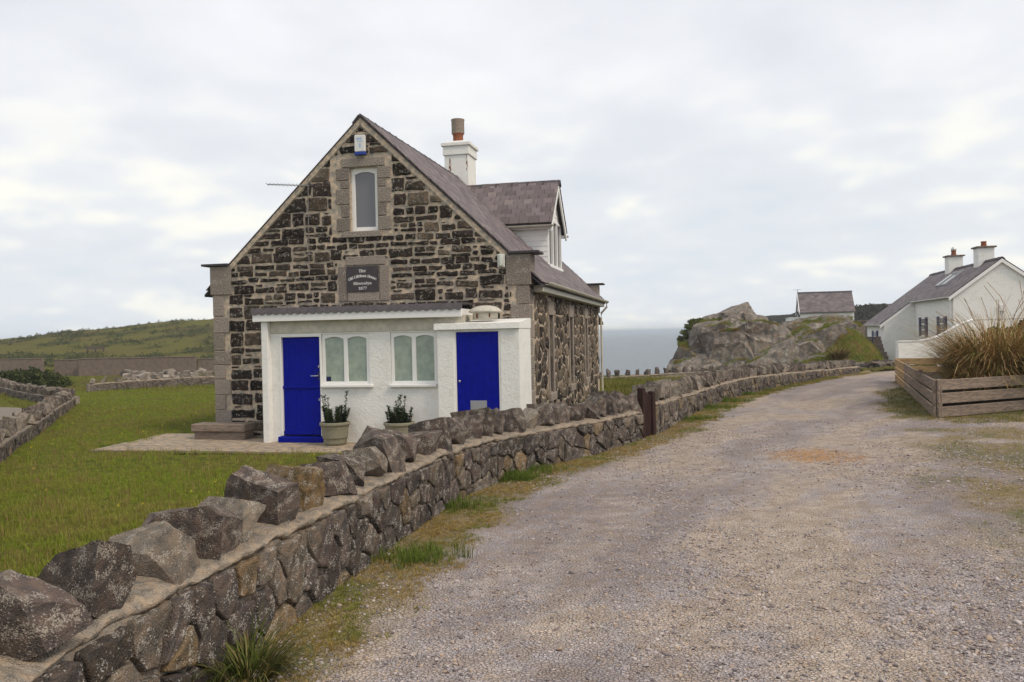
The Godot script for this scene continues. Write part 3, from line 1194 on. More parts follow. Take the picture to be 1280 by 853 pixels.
	f.prism(PackedVector2Array([Vector2(0, 2.75), Vector2(2.4, 2.3), Vector2(2.4, 2.22), Vector2(0, 2.66)]), HW - 2.7, HW - 0.1, Transform3D(Basis(Vector3(0, 0, -1), Vector3.UP, Vector3(1, 0, 0)), Vector3(0, 0, -HL)))
	part("rear_porch_roof", f.mesh(), M.dark_slate, h)

	build_chimney(h)
	build_dormer(h)
	build_porch(h, base)
	return h


func build_chimney(h: Node3D) -> void:
	var z := -7.5
	var f := Flat.new()
	f.span(-0.36, 0.36, 5.6, 7.2, z - 0.42, z + 0.42, 0.01)
	f.span(-0.4, 0.4, 7.2, 7.36, z - 0.46, z + 0.46, 0.012)
	f.span(-0.39, 0.39, 7.36, 7.46, z - 0.45, z + 0.45, 0.01)
	f.span(-0.44, 0.44, 7.46, 7.56, z - 0.5, z + 0.5, 0.012)
	f.span(-0.34, 0.34, 7.56, 7.62, z - 0.4, z + 0.4, 0.03)
	var c := part("chimney", f.mesh(), M.render, h)
	var s := Smooth.new()
	s.lathe([[0.0, 7.6], [0.2, 7.6], [0.19, 7.66], [0.15, 7.7], [0.15, 7.86], [0.18, 7.9], [0.18, 7.92]], 20, Vector3(-0.05, 0, z))
	part("chimney_pot", s.mesh(), M.terracotta, c)
	s = Smooth.new()
	s.lathe([[0.17, 7.9], [0.19, 7.91], [0.19, 8.28], [0.2, 8.29], [0.2, 8.33], [0.16, 8.335], [0.0, 8.335]], 20, Vector3(-0.05, 0, z))
	part("chimney_cowl", s.mesh(), M.cowl, c)
	# rust that has run down the render
	f = Flat.new()
	for i in 26:
		var x := -0.2 + rng.randf_range(-0.03, 0.03) if i < 16 else 0.3 + rng.randf_range(-0.02, 0.02)
		var y := rng.randf_range(6.7, 7.15)
		f.span(x, x + rng.randf_range(0.008, 0.02), y, y + rng.randf_range(0.05, 0.14), z + 0.4202, z + 0.4215)
	part("rust_stain", f.mesh(), M.rust, c).set_meta("kind", "stuff")


func build_dormer(h: Node3D) -> void:
	var z := -6.65         # centre line
	var half := 1.1        # half width of the walls
	var face := 2.92       # x of the window face
	var top := 6.12        # ridge
	var eave := top - 1.08
	var pitch := 0.98
	var d := Node3D.new()
	d.name = "dormer"
	h.add_child(d, true)
	# cheeks and the gable over the window: lapped boards on a solid body
	var f := Flat.new()
	f.prism(PackedVector2Array([Vector2(0.9, 5.6), Vector2(face - 0.08, roof_y(face) - 0.2), Vector2(face - 0.08, eave), Vector2(1.2, eave)]), z - half + 0.03, z + half - 0.03)
	part("dormer_body", f.mesh(), M.white_paint, d)
	var step := 0.14
	for e in [-1.0, 1.0]:
		var y := roof_y(face)
		while y < eave + 0.02:
			var x0 := (APEX - y) / RISE - 0.05
			f = Flat.new()
			if y + step > eave - 0.02:
				break
			f.box(Vector3((x0 + face) / 2.0, y + step / 2.0, z + e * (half - 0.005)), Vector3(face - x0, step + 0.015, 0.02), 0.003, Basis(Vector3.RIGHT, -0.09 * e))
			part("board", f.mesh(), M.white_paint, d)
			y += step
	f = Flat.new()
	var tri := PackedVector2Array([Vector2(-half, eave), Vector2(half, eave), Vector2(half, eave + 0.02), Vector2(0, top - 0.06), Vector2(-half, eave + 0.02)])
	var facing := Transform3D(Basis(Vector3(0, 0, -1), Vector3.UP, Vector3(1, 0, 0)), Vector3(0, 0, z))
	f.prism(tri, face - 0.2, face - 0.03, facing)
	part("dormer_gable", f.mesh(), M.white_paint, d)
	for k in 7:
		var y := eave + 0.02 + k * 0.14
		var w := maxf(0.05, (top - 0.1 - y) / pitch - 0.04)
		f = Flat.new()
		f.box(Vector3(face - 0.02, y + 0.07, z), Vector3(0.02, 0.15, w * 2.0), 0.003, Basis(Vector3.BACK, 0.08))
		part("board", f.mesh(), M.white_paint, d)
	# window in the face: three lights, seen from the side
	var win := Flat.new()
	var y0 := roof_y(face) + 0.08
	for k in 4:
		var c := -half + 0.07 + k * (2.0 * half - 0.14) / 3.0
		win.prism(PackedVector2Array([Vector2(c - 0.05, y0), Vector2(c + 0.05, y0), Vector2(c + 0.05, eave - 0.03), Vector2(c - 0.05, eave - 0.03)]), face - 0.06, face + 0.02, facing)
	win.prism(PackedVector2Array([Vector2(-half, y0), Vector2(half, y0), Vector2(half, y0 - 0.09), Vector2(-half, y0 - 0.09)]), face - 0.06, face + 0.06, facing)
	win.prism(PackedVector2Array([Vector2(-half, eave - 0.03), Vector2(half, eave - 0.03), Vector2(half, eave + 0.04), Vector2(-half, eave + 0.04)]), face - 0.06, face + 0.02, facing)
	var w3 := part("dormer_window", win.mesh(), M.white_paint, d)
	for k in 3:
		var a := -half + 0.12 + k * (2.0 * half - 0.14) / 3.0
		var g := Flat.new()
		g.prism(PackedVector2Array([Vector2(a, y0), Vector2(a + 0.58, y0), Vector2(a + 0.58, eave - 0.03), Vector2(a, eave - 0.03)]), face - 0.05, face - 0.035, facing)
		part("pane", g.mesh(), M.dark_glass, w3)
	# roof of the dormer
	var out := face + 0.17
	var wide := half + 0.2
	f = Flat.new()
	for e in [-1.0, 1.0]:
		f.prism(PackedVector2Array([Vector2(0, top), Vector2(e * wide, top - wide * pitch), Vector2(e * wide, top - wide * pitch - 0.045), Vector2(0, top - 0.045)]), 0.35, out - 0.03, facing)
	var deck := part("dormer_roof", f.mesh(), M.dark_slate, d)
	var variants := []
	for i in 8:
		var b := Flat.new()
		b.box(Vector3(0, -0.5, 0), Vector3(1, 1, 0.026), 0.0, Basis(), slate_color())
		variants.append(b.mesh())
	for e in [-1.0, 1.0]:
		var down := Vector3(0, -pitch, e).normalized()
		var keep := func(x: float, y: float) -> bool:
			var px: float = x + 0.3
			var py: float = top + down.y * y
			return py > roof_y(px) - 0.12
		slates(deck, Vector3(0.3, top + 0.008, z + e * 0.02), Vector3(1, 0, 0), down, out - 0.3, wide / absf(down.z), 0.21, 0.27, keep, 290, variants)
	ridge_tiles(d, Vector3(0.42, top + 0.035, z), Vector3(out + 0.02, top + 0.035, z), 0.45, 0.14, pitch)
	for e in [-1.0, 1.0]:
		f = Flat.new()
		f.prism(PackedVector2Array([Vector2(0, top - 0.03), Vector2(e * (wide + 0.02), top - wide * pitch - 0.05), Vector2(e * (wide + 0.02), top - wide * pitch - 0.2), Vector2(e * (wide - 0.06), top - wide * pitch - 0.2), Vector2(0, top - 0.2)]), out - 0.06, out - 0.02, facing)
		part("bargeboard", f.mesh(), M.white_paint, d)
		gutter(d, Vector3(1.45, top - wide * pitch - 0.04, z + e * (wide + 0.05)) if e > 0 else Vector3(out + 0.02, top - wide * pitch - 0.04, z + e * (wide + 0.05)), Vector3(out + 0.02, top - wide * pitch - 0.04, z + e * (wide + 0.05)) if e > 0 else Vector3(1.45, top - wide * pitch - 0.04, z + e * (wide + 0.05)), 0.06, M.cream_paint)
		f = Flat.new()
		f.span(1.5, out - 0.08, top - wide * pitch - 0.13, top - wide * pitch - 0.05, z + e * (half + 0.02), z + e * (wide - 0.01), 0.004)
		part("soffit", f.mesh(), M.white_paint, d)
	# lead apron under the window and up the cheeks
	f = Flat.new()
	f.box(Vector3(face + 0.1, roof_y(face + 0.1) + 0.045, z), Vector3(0.3, 0.012, 2.0 * half + 0.1), 0.0, Basis(Vector3.BACK, -atan(RISE)))
	part("lead_apron", f.mesh(), M.aluminium, d)


func stable_door(h: Node3D, x0: float, x1: float, y0: float, y1: float, z: float, split: float) -> Node3D:
	var f := Flat.new()
	if split > 0.0:
		f.span(x0, x1, y0, split - 0.006, z - 0.05, z, 0.006)
		f.span(x0, x1, split + 0.006, y1, z - 0.05, z, 0.006)
		f.span(x0 - 0.01, x1 + 0.005, split - 0.03, split + 0.022, z + 0.001, z + 0.03, 0.008)
	else:
		f.span(x0, x1, y0, y1, z - 0.05, z, 0.006)
	var d := part("door", f.mesh(), M.blue_paint, h)
	# tongued boards on the face, a hair apart
	var n := 6
	var each := (x1 - x0 - 0.02) / n
	var spans := [[y0 + 0.09, split - 0.04], [split + 0.035, y1 - 0.01]] if split > 0.0 else [[y0 + 0.01, y1 - 0.01]]
	for q in spans:
		for i in n:
			var b := Flat.new()
			b.span(x0 + 0.01 + i * each + 0.0015, x0 + 0.01 + (i + 1) * each - 0.0015, q[0], q[1], z - 0.001, z + 0.005, 0.003)
			part("plank", b.mesh(), M.blue_paint, d)
	return d


func build_porch(h: Node3D, base: float) -> void:
	# white lean-to: back-set wall with a stable door and two windows, under a fascia
	var z := 0.9
	var f := Flat.new()
	var low := -0.3
	f.span(-1.66, -1.47, low, 2.06, 0.03, z)                  # beside the door
	f.span(-1.47, -0.56, 2.02, 2.06, 0.03, z)
	f.span(-0.56, 0.45, low, 1.0, 0.03, z)
	f.span(0.45, 0.89, low, 2.06, 0.03, z)
	f.span(0.89, 1.84, low, 1.0, 0.03, z)
	f.span(1.84, 1.9, low, 2.06, 0.03, z)
	f.span(-0.56, 0.45, 2.03, 2.06, 0.03, z)
	f.span(0.89, 1.84, 2.03, 2.06, 0.03, z)
	part("porch_wall", f.mesh(), M.render, h)
	f = Flat.new()
	f.span(-1.66, 2.4, 2.06, 2.34, 0.03, z + 0.02, 0.004)
	part("frieze", f.mesh(), M.cream_paint, h)
	f = Flat.new()
	f.span(-1.8, -1.66, low, 2.3, 0.03, z + 0.13, 0.01)
	part("porch_post", f.mesh(), M.render, h)
	f = Flat.new()
	f.span(-1.95, 2.4, 2.3, 2.46, z + 0.14, z + 0.19, 0.006)
	part("fascia", f.mesh(), M.white_paint, h)
	# dark sheet roof with a scalloped front edge
	var edge := PackedVector2Array([Vector2(2.42, 2.565), Vector2(-1.97, 2.565)])
	var n := 28
	for i in n:
		for k in 7:
			var u := k / 6.0
			edge.append(Vector2(lerpf(-1.97, 2.42, (i + u * 0.999) / n), 2.475 - 0.045 * pow(maxf(0.0, sin(PI * u)), 0.6)))
	f = Flat.new()
	f.prism(edge, z + 0.195, z + 0.215)
	var pr := part("porch_roof", f.mesh(), M.sheet_roof, h)
	var s := Smooth.new()
	for r in 2:
		for i in n * 8 + 1:
			s.add(Vector3(lerpf(-1.97, 2.42, i / (n * 8.0)), (2.555 if r == 0 else 2.57) + 0.018 * cos(TAU * i / 8.0), z + 0.21 if r == 0 else 0.03))
	s.sheet(2, n * 8 + 1)
	part("corrugated_sheet", s.mesh(), M.sheet_roof, pr)
	f = Flat.new()
	f.span(-1.9, 2.35, 2.34, 2.46, 0.03, z + 0.13)
	part("porch_ceiling", f.mesh(), M.white_paint, h)
	# stable door in a white frame with a blue threshold
	f = Flat.new()
	f.span(-1.47, -1.43, 0.0, 2.02, z - 0.14, z + 0.012, 0.004)
	f.span(-0.6, -0.56, 0.0, 2.02, z - 0.14, z + 0.012, 0.004)
	f.span(-1.43, -0.6, 1.98, 2.02, z - 0.14, z + 0.012, 0.004)
	part("door_frame", f.mesh(), M.white_paint, h)
	var d := stable_door(h, -1.425, -0.605, 0.02, 1.975, z - 0.05, 0.98)
	f = Flat.new()
	f.span(-1.5, -0.52, -0.13, -0.01, z - 0.1, z + 0.1, 0.012)
	part("threshold", f.mesh(), M.blue_paint, d)
	f = Flat.new()
	f.span(-1.425, -0.605, 0.02, 0.1, z - 0.048, z - 0.02, 0.006)
	part("weather_bar", f.mesh(), M.blue_paint, d)
	s = Smooth.new()
	s.tube([Vector3(-0.66, 1.2, z - 0.05), Vector3(-0.66, 1.2, z + 0.0), Vector3(-0.68, 1.2, z + 0.012), Vector3(-0.8, 1.2, z + 0.012)], [0.012, 0.011, 0.011, 0.009], 8)
	part("handle", s.mesh(), M.steel, d)
	f = Flat.new()
	f.span(-0.68, -0.64, 1.12, 1.28, z - 0.052, z - 0.045, 0.003)
	f.span(-0.66, -0.635, 1.36, 1.41, z - 0.05, z - 0.03, 0.003)
	f.span(-0.66, -0.635, 0.7, 0.75, z - 0.05, z - 0.03, 0.003)
	part("lock_plate", f.mesh(), M.steel, d)
	for e in [[-0.555, 0.445, 1.0], [0.895, 1.835, 1.0]]:
		var w := arched_window(h, "window", e[0], e[1], 1.02, 2.03, z - 0.02, 2, M.frosted, 0.06, 0.045)
		f = Flat.new()
		f.span(e[0] - 0.02, e[1] + 0.08 if e[1] < 1.0 else e[1] - 0.001, 0.965, 1.02, z - 0.06, z + 0.07, 0.01)
		part("sill", f.mesh(), M.white_paint, w)
		if e[0] < 0.0:
			f = Flat.new()
			f.span(-0.49, -0.39, 1.09, 1.18, z - 0.049, z - 0.047)
			part("sticker", f.mesh(), M.navy_paint, w)
	# projecting entrance block
	var b := 1.08
	f = Flat.new()
	f.span(1.9, 2.24, low, 2.06, 0.03, b, 0.012)
	f.span(3.13, HW + 0.02, low, 2.06, 0.03, b, 0.012)
	f.span(2.24, 3.13, 2.04, 2.06, 0.03, b)
	f.prism(PackedVector2Array([Vector2(-b - 0.06, 2.06), Vector2(-0.03, 2.06), Vector2(-0.03, 2.26), Vector2(-b - 0.05, 2.17)]), 1.86, HW + 0.03, Transform3D(Basis(Vector3(0, 0, -1), Vector3.UP, Vector3(1, 0, 0)), Vector3.ZERO))
	part("entrance_block", f.mesh(), M.render, h)
	f = Flat.new()
	f.span(2.24, 2.27, 0.0, 2.04, b - 0.16, b - 0.012, 0.004)
	f.span(3.1, 3.13, 0.0, 2.04, b - 0.16, b - 0.012, 0.004)
	f.span(2.27, 3.1, 2.01, 2.04, b - 0.16, b - 0.012, 0.004)
	part("door_frame", f.mesh(), M.white_paint, h)
	var d2 := stable_door(h, 2.275, 3.095, -0.02, 2.005, b - 0.035, 0.0)
	f = Flat.new()
	f.span(2.53, 2.85, 0.5, 0.71, b - 0.034, b - 0.024, 0.003)
	f.span(2.56, 2.82, 0.53, 0.68, b - 0.024, b - 0.02, 0.002)
	part("vent_plate", f.mesh(), M.aluminium, d2)
	s = Smooth.new()
	s.lathe([[0.0, 0.03], [0.018, 0.026], [0.022, 0.015], [0.012, 0.0]], 12)
	part("knob", s.mesh(), M.steel, d2, Transform3D(Basis(Vector3.RIGHT, PI / 2.0), Vector3(2.33, 1.08, b - 0.035)))
	f = Flat.new()
	for y in [1.78, 0.3]:
		f.span(3.085, 3.11, y, y + 0.1, b - 0.036, b - 0.02, 0.003)
	part("hinge", f.mesh(), M.navy_paint, d2)


# ------------------------------------------------------------------ things fixed to the house or set down beside it
func text_mesh(words: String, size: float, deep := 0.004) -> TextMesh:
	var t := TextMesh.new()
	var f := SystemFont.new()
	f.font_names = PackedStringArray(["Droid Serif"])
	f.font_weight = 700
	t.font = f
	t.text = words
	t.font_size = 48
	t.pixel_size = size / 48.0
	t.depth = deep
	t.curve_step = 2.0
	return t


func build_fittings() -> void:
	# slate tablet over the porch
	var p := thing("name_plaque", "dark slate plaque with white blackletter words and a year on the gable", "plaque", in_house(-0.015, 3.16, 0.032))
	var f := Flat.new()
	f.span(-0.345, 0.345, -0.265, 0.265, -0.01, 0.012, 0.004)
	part("slab", f.mesh(), M.dark_slate, p)
	for l in [["The", 0.0, 0.165, 0.085], ["Rhoscolyn", 0.0, -0.092, 0.078], ["1877", 0.0, -0.195, 0.085]]:
		part("lettering", text_mesh(l[0], l[3]), M.lettering, p, Transform3D(Basis(), Vector3(l[1], l[2], 0.014)))
	var words := "Old Lifeboat House"
	var widths := {"i": 0.55, "l": 0.55, "f": 0.65, "t": 0.65, " ": 0.6, "O": 1.25, "H": 1.35, "L": 1.15, "d": 1.05, "o": 0.98, "b": 1.05, "u": 1.08, "a": 0.98, "e": 0.95, "s": 0.85}
	var total := 0.0
	for ch in words:
		total += widths[ch]
	var run := 0.0
	for ch in words:
		var w: float = widths[ch]
		var u := (run + w / 2.0) / total - 0.5
		run += w
		if ch == " ":
			continue
		var g := u * 1.05
		part("letter", text_mesh(ch, 0.078), M.lettering, p, Transform3D(Basis(Vector3.BACK, -g), Vector3(0.58 * sin(g) * 1.06, 0.062 - 0.58 * (1.0 - cos(g)), 0.014)))

	# alarm box near the top of the gable
	var a := thing("alarm_box", "white alarm box with a blue base high on the gable", "alarm box", in_house(0.015, 5.92, 0.035))
	f = Flat.new()
	f.span(-0.115, 0.115, -0.14, 0.205, 0.0, 0.08, 0.012)
	part("case", f.mesh(), M.plastic, a)
	f = Flat.new()
	f.span(-0.118, 0.118, -0.21, -0.14, 0.0, 0.083, 0.012)
	part("strobe", f.mesh(), M.blue_plastic, a)
	f = Flat.new()
	f.span(-0.07, 0.05, 0.1, 0.15, 0.08, 0.0815)
	f.span(-0.015, 0.03, -0.06, 0.03, 0.08, 0.0815)
	f.span(-0.05, 0.07, 0.06, 0.08, 0.08, 0.0815)
	part("print", f.mesh(), M.pale_print, a)

	# bulkhead lamp by the kneeler
	var l := thing("wall_lamp", "small pale bulkhead lamp beside the kneeler stone", "lamp", in_house(2.95, 3.42, 0.05))
	f = Flat.new()
	f.span(-0.075, 0.075, -0.13, 0.13, 0.0, 0.02, 0.006)
	part("back_plate", f.mesh(), M.plastic, l)
	var s := Smooth.new()
	s.tube([Vector3(0, -0.11, 0.05), Vector3(0, -0.1, 0.06), Vector3(0, 0.1, 0.06), Vector3(0, 0.11, 0.05)], [0.035, 0.058, 0.058, 0.035], 12)
	part("lens", s.mesh(), M.lens, l)

	# weathered cream vent cowl on the roof of the entrance block
	var v := thing("vent_cowl", "rust-streaked cream vent cowl with a domed cap above blue door", "vent", in_house(2.77, 2.24, 0.72))
	s = Smooth.new()
	s.lathe([[0.0, 0.0], [0.25, 0.0], [0.25, 0.13], [0.245, 0.14], [0.0, 0.14]], 8)
	part("collar", s.mesh(), M.cream_paint, v, Transform3D(Basis.from_scale(Vector3(1, 1, 0.7)), Vector3.ZERO))
	s = Smooth.new()
	s.lathe([[0.0, 0.135], [0.31, 0.135], [0.33, 0.15], [0.325, 0.165], [0.27, 0.215], [0.2, 0.25], [0.1, 0.268], [0.0, 0.272]], 24)
	part("cap", s.mesh(), M.cream_paint, v, Transform3D(Basis.from_scale(Vector3(1, 1, 0.7)), Vector3.ZERO))
	f = Flat.new()
	for i in 5:
		var g := -PI * 0.8 + i * PI * 0.4
		f.box(Vector3(sin(g + PI) * 0.3, 0.165, -cos(g) * 0.21 * -1.0), Vector3(0.02, 0.012, 0.02))
	part("bolt", f.mesh(), M.rust, v)
	f = Flat.new()
	for i in 14:
		var x := (-0.13 if i % 2 else 0.12) + rng.randf_range(-0.012, 0.012)
		f.span(x, x + 0.012, 0.02 + rng.randf() * 0.05, 0.09 + rng.randf() * 0.04, 0.163, 0.1655)
	part("rust_stain", f.mesh(), M.rust, v).set_meta("kind", "stuff")

	# television aerial on a mast up the gable
	var t := thing("tv_aerial", "thin television aerial on a mast fixed to the gable", "aerial", in_house(-1.2, 3.3, 0.06))
	s = Smooth.new()
	s.tube([Vector3(0, 0, 0), Vector3(0.02, 1.98, 0)], [0.01, 0.01], 8)
	part("mast", s.mesh(), M.mast, t)
	var boom_a := Vector3(-0.86, 1.92, 0.1)
	var boom_b := Vector3(0.1, 1.86, -0.06)
	s = Smooth.new()
	s.tube([boom_a, boom_b], [0.011, 0.011], 6)
	part("boom", s.mesh(), M.aluminium, t)
	for i in 11:
		var q := boom_a.lerp(boom_b, i / 12.0)
		s = Smooth.new()
		s.tube([q - Vector3(0.02, 0.012, 0.1), q + Vector3(0.02, 0.012, 0.1)], [0.006, 0.006], 5)
		part("element", s.mesh(), M.aluminium, t)
	f = Flat.new()
	f.box(boom_b + Vector3(-0.02, 0.0, 0), Vector3(0.12, 0.05, 0.05), 0.005)
	part("junction_box", f.mesh(), M.dark_slate, t)
	s = Smooth.new()
	s.tube([boom_b + Vector3(-0.1, 0.02, 0), boom_b + Vector3(0.04, 0.28, 0.0)], [0.008, 0.008], 5)
	s.tube([boom_b + Vector3(-0.1, 0.2, -0.14), boom_b + Vector3(-0.02, 0.22, 0.16)], [0.007, 0.007], 5)
	s.tube([boom_b + Vector3(-0.08, -0.2, -0.12), boom_b + Vector3(0.02, -0.22, 0.16)], [0.007, 0.007], 5)
	part("reflector", s.mesh(), M.aluminium, t)
	f = Flat.new()
	for y in [0.4, 1.2]:
		f.span(-0.05, 0.06, y, y + 0.03, -0.05, 0.016, 0.003)
	part("bracket", f.mesh(), M.mast, t)

	# two weathered sleepers stacked as a seat at the corner
	var b := thing("sleeper_bench", "low seat of two stacked weathered timber beams at house corner", "bench", in_house(-3.05, -0.13, 0.42))
	f = Flat.new()
	f.span(-0.62, 0.62, 0.17, 0.33, -0.2, 0.26, 0.018, lin(0.9, 0.9, 0.95))
	part("beam", f.mesh(), M.grey_wood, b)
	f = Flat.new()
	f.span(-0.57, 0.6, 0.0, 0.17, -0.17, 0.22, 0.018, lin(0.75, 0.75, 0.8))
	part("beam", f.mesh(), M.grey_wood, b)

	# pots by the porch wall
	var labels := ["sage green ribbed pot of upright evergreen shoots between blue door and window", "sage green pot with bushy shoots below the window beside entrance block"]
	for k in 2:
		var q := thing("plant_pot", labels[k], "potted plant", in_house([-0.14, 1.17][k], -0.13, 1.26), "potted plants along the porch wall")
		s = Smooth.new()
		s.lathe([[0.0, 0.0], [0.19, 0.0], [0.2, 0.02], [0.215, 0.05], [0.222, 0.055], [0.225, 0.14], [0.24, 0.145], [0.243, 0.16], [0.255, 0.32], [0.263, 0.33], [0.266, 0.345], [0.268, 0.39], [0.29, 0.395], [0.295, 0.41], [0.295, 0.445], [0.285, 0.455], [0.26, 0.455], [0.25, 0.43], [0.25, 0.4]], 28)
		part("pot", s.mesh(), M.pot, q)
		s = Smooth.new()
		s.lathe([[0.252, 0.405], [0.1, 0.42], [0.0, 0.42]], 20)
		part("soil", s.mesh(), M.soil, q)
		var stems := Smooth.new()
		var leaves := Flat.new()
		for i in 24:
			var g := rng.randf() * TAU
			var r := sqrt(rng.randf()) * 0.2
			var foot := Vector3(cos(g) * r, 0.4, sin(g) * r)
			var tall := rng.randf_range(0.16, 0.36)
			if i < 4:
				tall = rng.randf_range(0.5, 0.66) if k == 0 else rng.randf_range(0.42, 0.58)
			var lean := Vector3(cos(g), 0, sin(g)) * r * rng.randf_range(0.3, 1.3) + Vector3(rng.randf_range(-0.04, 0.04), 0, rng.randf_range(-0.04, 0.04))
			var tip := foot + Vector3(0, tall, 0) + lean * tall * 1.6
			stems.tube([foot, foot.lerp(tip, 0.5) + lean * 0.1, tip], [0.007, 0.006, 0.003], 5, lin(0.06, 0.045, 0.03))
			var n := int(tall * 190.0)
			for j in n:
				var u := lerpf(0.05, 1.0, float(j) / n)
				if i < 4 and u > 0.55 and u < 0.93 and j % 3:
					continue
				var c := foot.lerp(tip, u)
				var ang := j * 2.4 + g
				var long := rng.randf_range(0.04, 0.075)
				var d := Vector3(cos(ang), rng.randf_range(0.3, 0.9), sin(ang)).normalized() * long
				var w := d.cross(Vector3.UP).normalized() * long * 0.3
				var col := vary(lin(0.055, 0.085, 0.028).lerp(lin(0.035, 0.055, 0.025), rng.randf()), 0.3)
				leaves.quad(c, c + d * 0.5 + w, c + d, c + d * 0.5 - w, col)
		part("stem", stems.mesh(), M.leaf, q)
		part("foliage", leaves.mesh(), M.leaf, q)


# ------------------------------------------------------------------ land, lane, sea, sky
const WALL_LINE := [[-1.5, -8.0], [-1.6, -3.0], [-1.66, 1.0], [-1.655, 2.0], [-1.64, 2.68], [-1.61, 3.1], [-1.55, 3.52], [-1.38, 4.35], [-1.22, 5.16], [-1.08, 5.9], [-0.88, 6.75], [-0.58, 8.0], [-0.28, 8.8], [0.0, 9.35], [0.45, 10.04], [1.2, 11.25], [1.93, 12.4]]
const FAR_LINE := [[2.2, 12.85], [2.62, 13.9], [3.75, 16.6], [5.11, 19.38], [6.75, 22.0], [8.5, 24.45], [10.4, 27.0], [12.39, 29.5]]


func wall_x(d: float) -> float:
	# where the lane's wall stands at that depth
	var all := WALL_LINE + FAR_LINE
	if d <= all[0][1]:
		return all[0][0]
	for i in all.size() - 1:
		if d < all[i + 1][1]:
			return lerpf(all[i][0], all[i + 1][0], (d - all[i][1]) / (all[i + 1][1] - all[i][1]))
	return all[-1][0] + (d - all[-1][1]) * 0.75


func steps(x: float, table: Array) -> float:
	if x <= table[0][0]:
		return table[0][1]
	for i in table.size() - 1:
		if x < table[i + 1][0]:
			var u: float = (x - table[i][0]) / (table[i + 1][0] - table[i][0])
			return lerpf(table[i][1], table[i + 1][1], u * u * (3.0 - 2.0 * u))
	return table[-1][1]


func ground_y(x: float, d: float) -> float:
	var off := x - wall_x(d)
	var h := 0.0
	if d < 40.0:
		h = lerpf(LAWN, 0.0, smoothstep(-0.55, -0.15, off))
	else:
		h = LAWN
	if off > 0.0:
		h = lerpf(h, -0.35, smoothstep(26.0, 42.0, d))
	if x < -1.0:
		h += 0.05 * noise_b.get_noise_2d(x * 3.0, d * 3.0) * smoothstep(-2.0, -4.0, x)
	# the headland behind the meadow
	if x < 10.0 and d > 40.0:
		var crest := steps(x, [[-175.0, 0.4], [-122.0, 0.6], [-106.0, 1.7], [-92.0, 4.0], [-78.0, 5.6], [-58.0, 6.8], [-38.0, 6.6], [-15.0, 3.0], [0.0, 0.0]])
		var k := smoothstep(95.0, 178.0, d) * (1.0 - smoothstep(185.0, 250.0, d))
		h += crest * k + 0.7 * k * noise_b.get_noise_2d(x * 0.45, d * 0.45) + 0.3 * k * noise_b.get_noise_2d(x * 1.6, d * 1.6)
	if x > 12.0:
		var rise := smoothstep(55.0, 90.0, d) * 1.9 * smoothstep(18.0, 30.0, x)
		rise += smoothstep(100.0, 160.0, d) * 3.6 * smoothstep(60.0, 67.0, x)
		h += rise + 0.25 * smoothstep(55.0, 100.0, d) * noise_b.get_noise_2d(x * 0.9, d * 0.9)
	if x > -8.0 and x < 6.0 or d < 20.0:
		var q := HOUSE.affine_inverse() * at(x, 0, d)
		if on_patio(q) or absf(q.x) < HW and q.z < 0.5 and q.z > -HL:
			h = minf(h, LAWN - 0.09)
	# the shore
	var shore := steps(x, [[-200.0, 270.0], [-45.0, 250.0], [-22.0, 120.0], [-8.0, 45.0], [0.0, 39.0], [9.0, 40.0], [12.0, 47.0], [16.0, 53.0], [22.0, 70.0], [28.0, 92.0], [34.0, 120.0], [45.0, 145.0], [58.0, 170.0], [64.0, 240.0], [120.0, 270.0]])
	return lerpf(h, SEA - 4.0, smoothstep(0.0, 16.0, d - shore))


func graded(a: float, b: float, fine: Array) -> PackedFloat32Array:
	# positions from a to b whose spacing follows fine: [[up to, spacing], ...]
	var out := PackedFloat32Array()
	var x := a
	while x < b:
		out.append(x)
		var step := 1.0
		for f in fine:
			step = f[1]
			if x < f[0]:
				break
		x += step
	out.append(b)
	return out


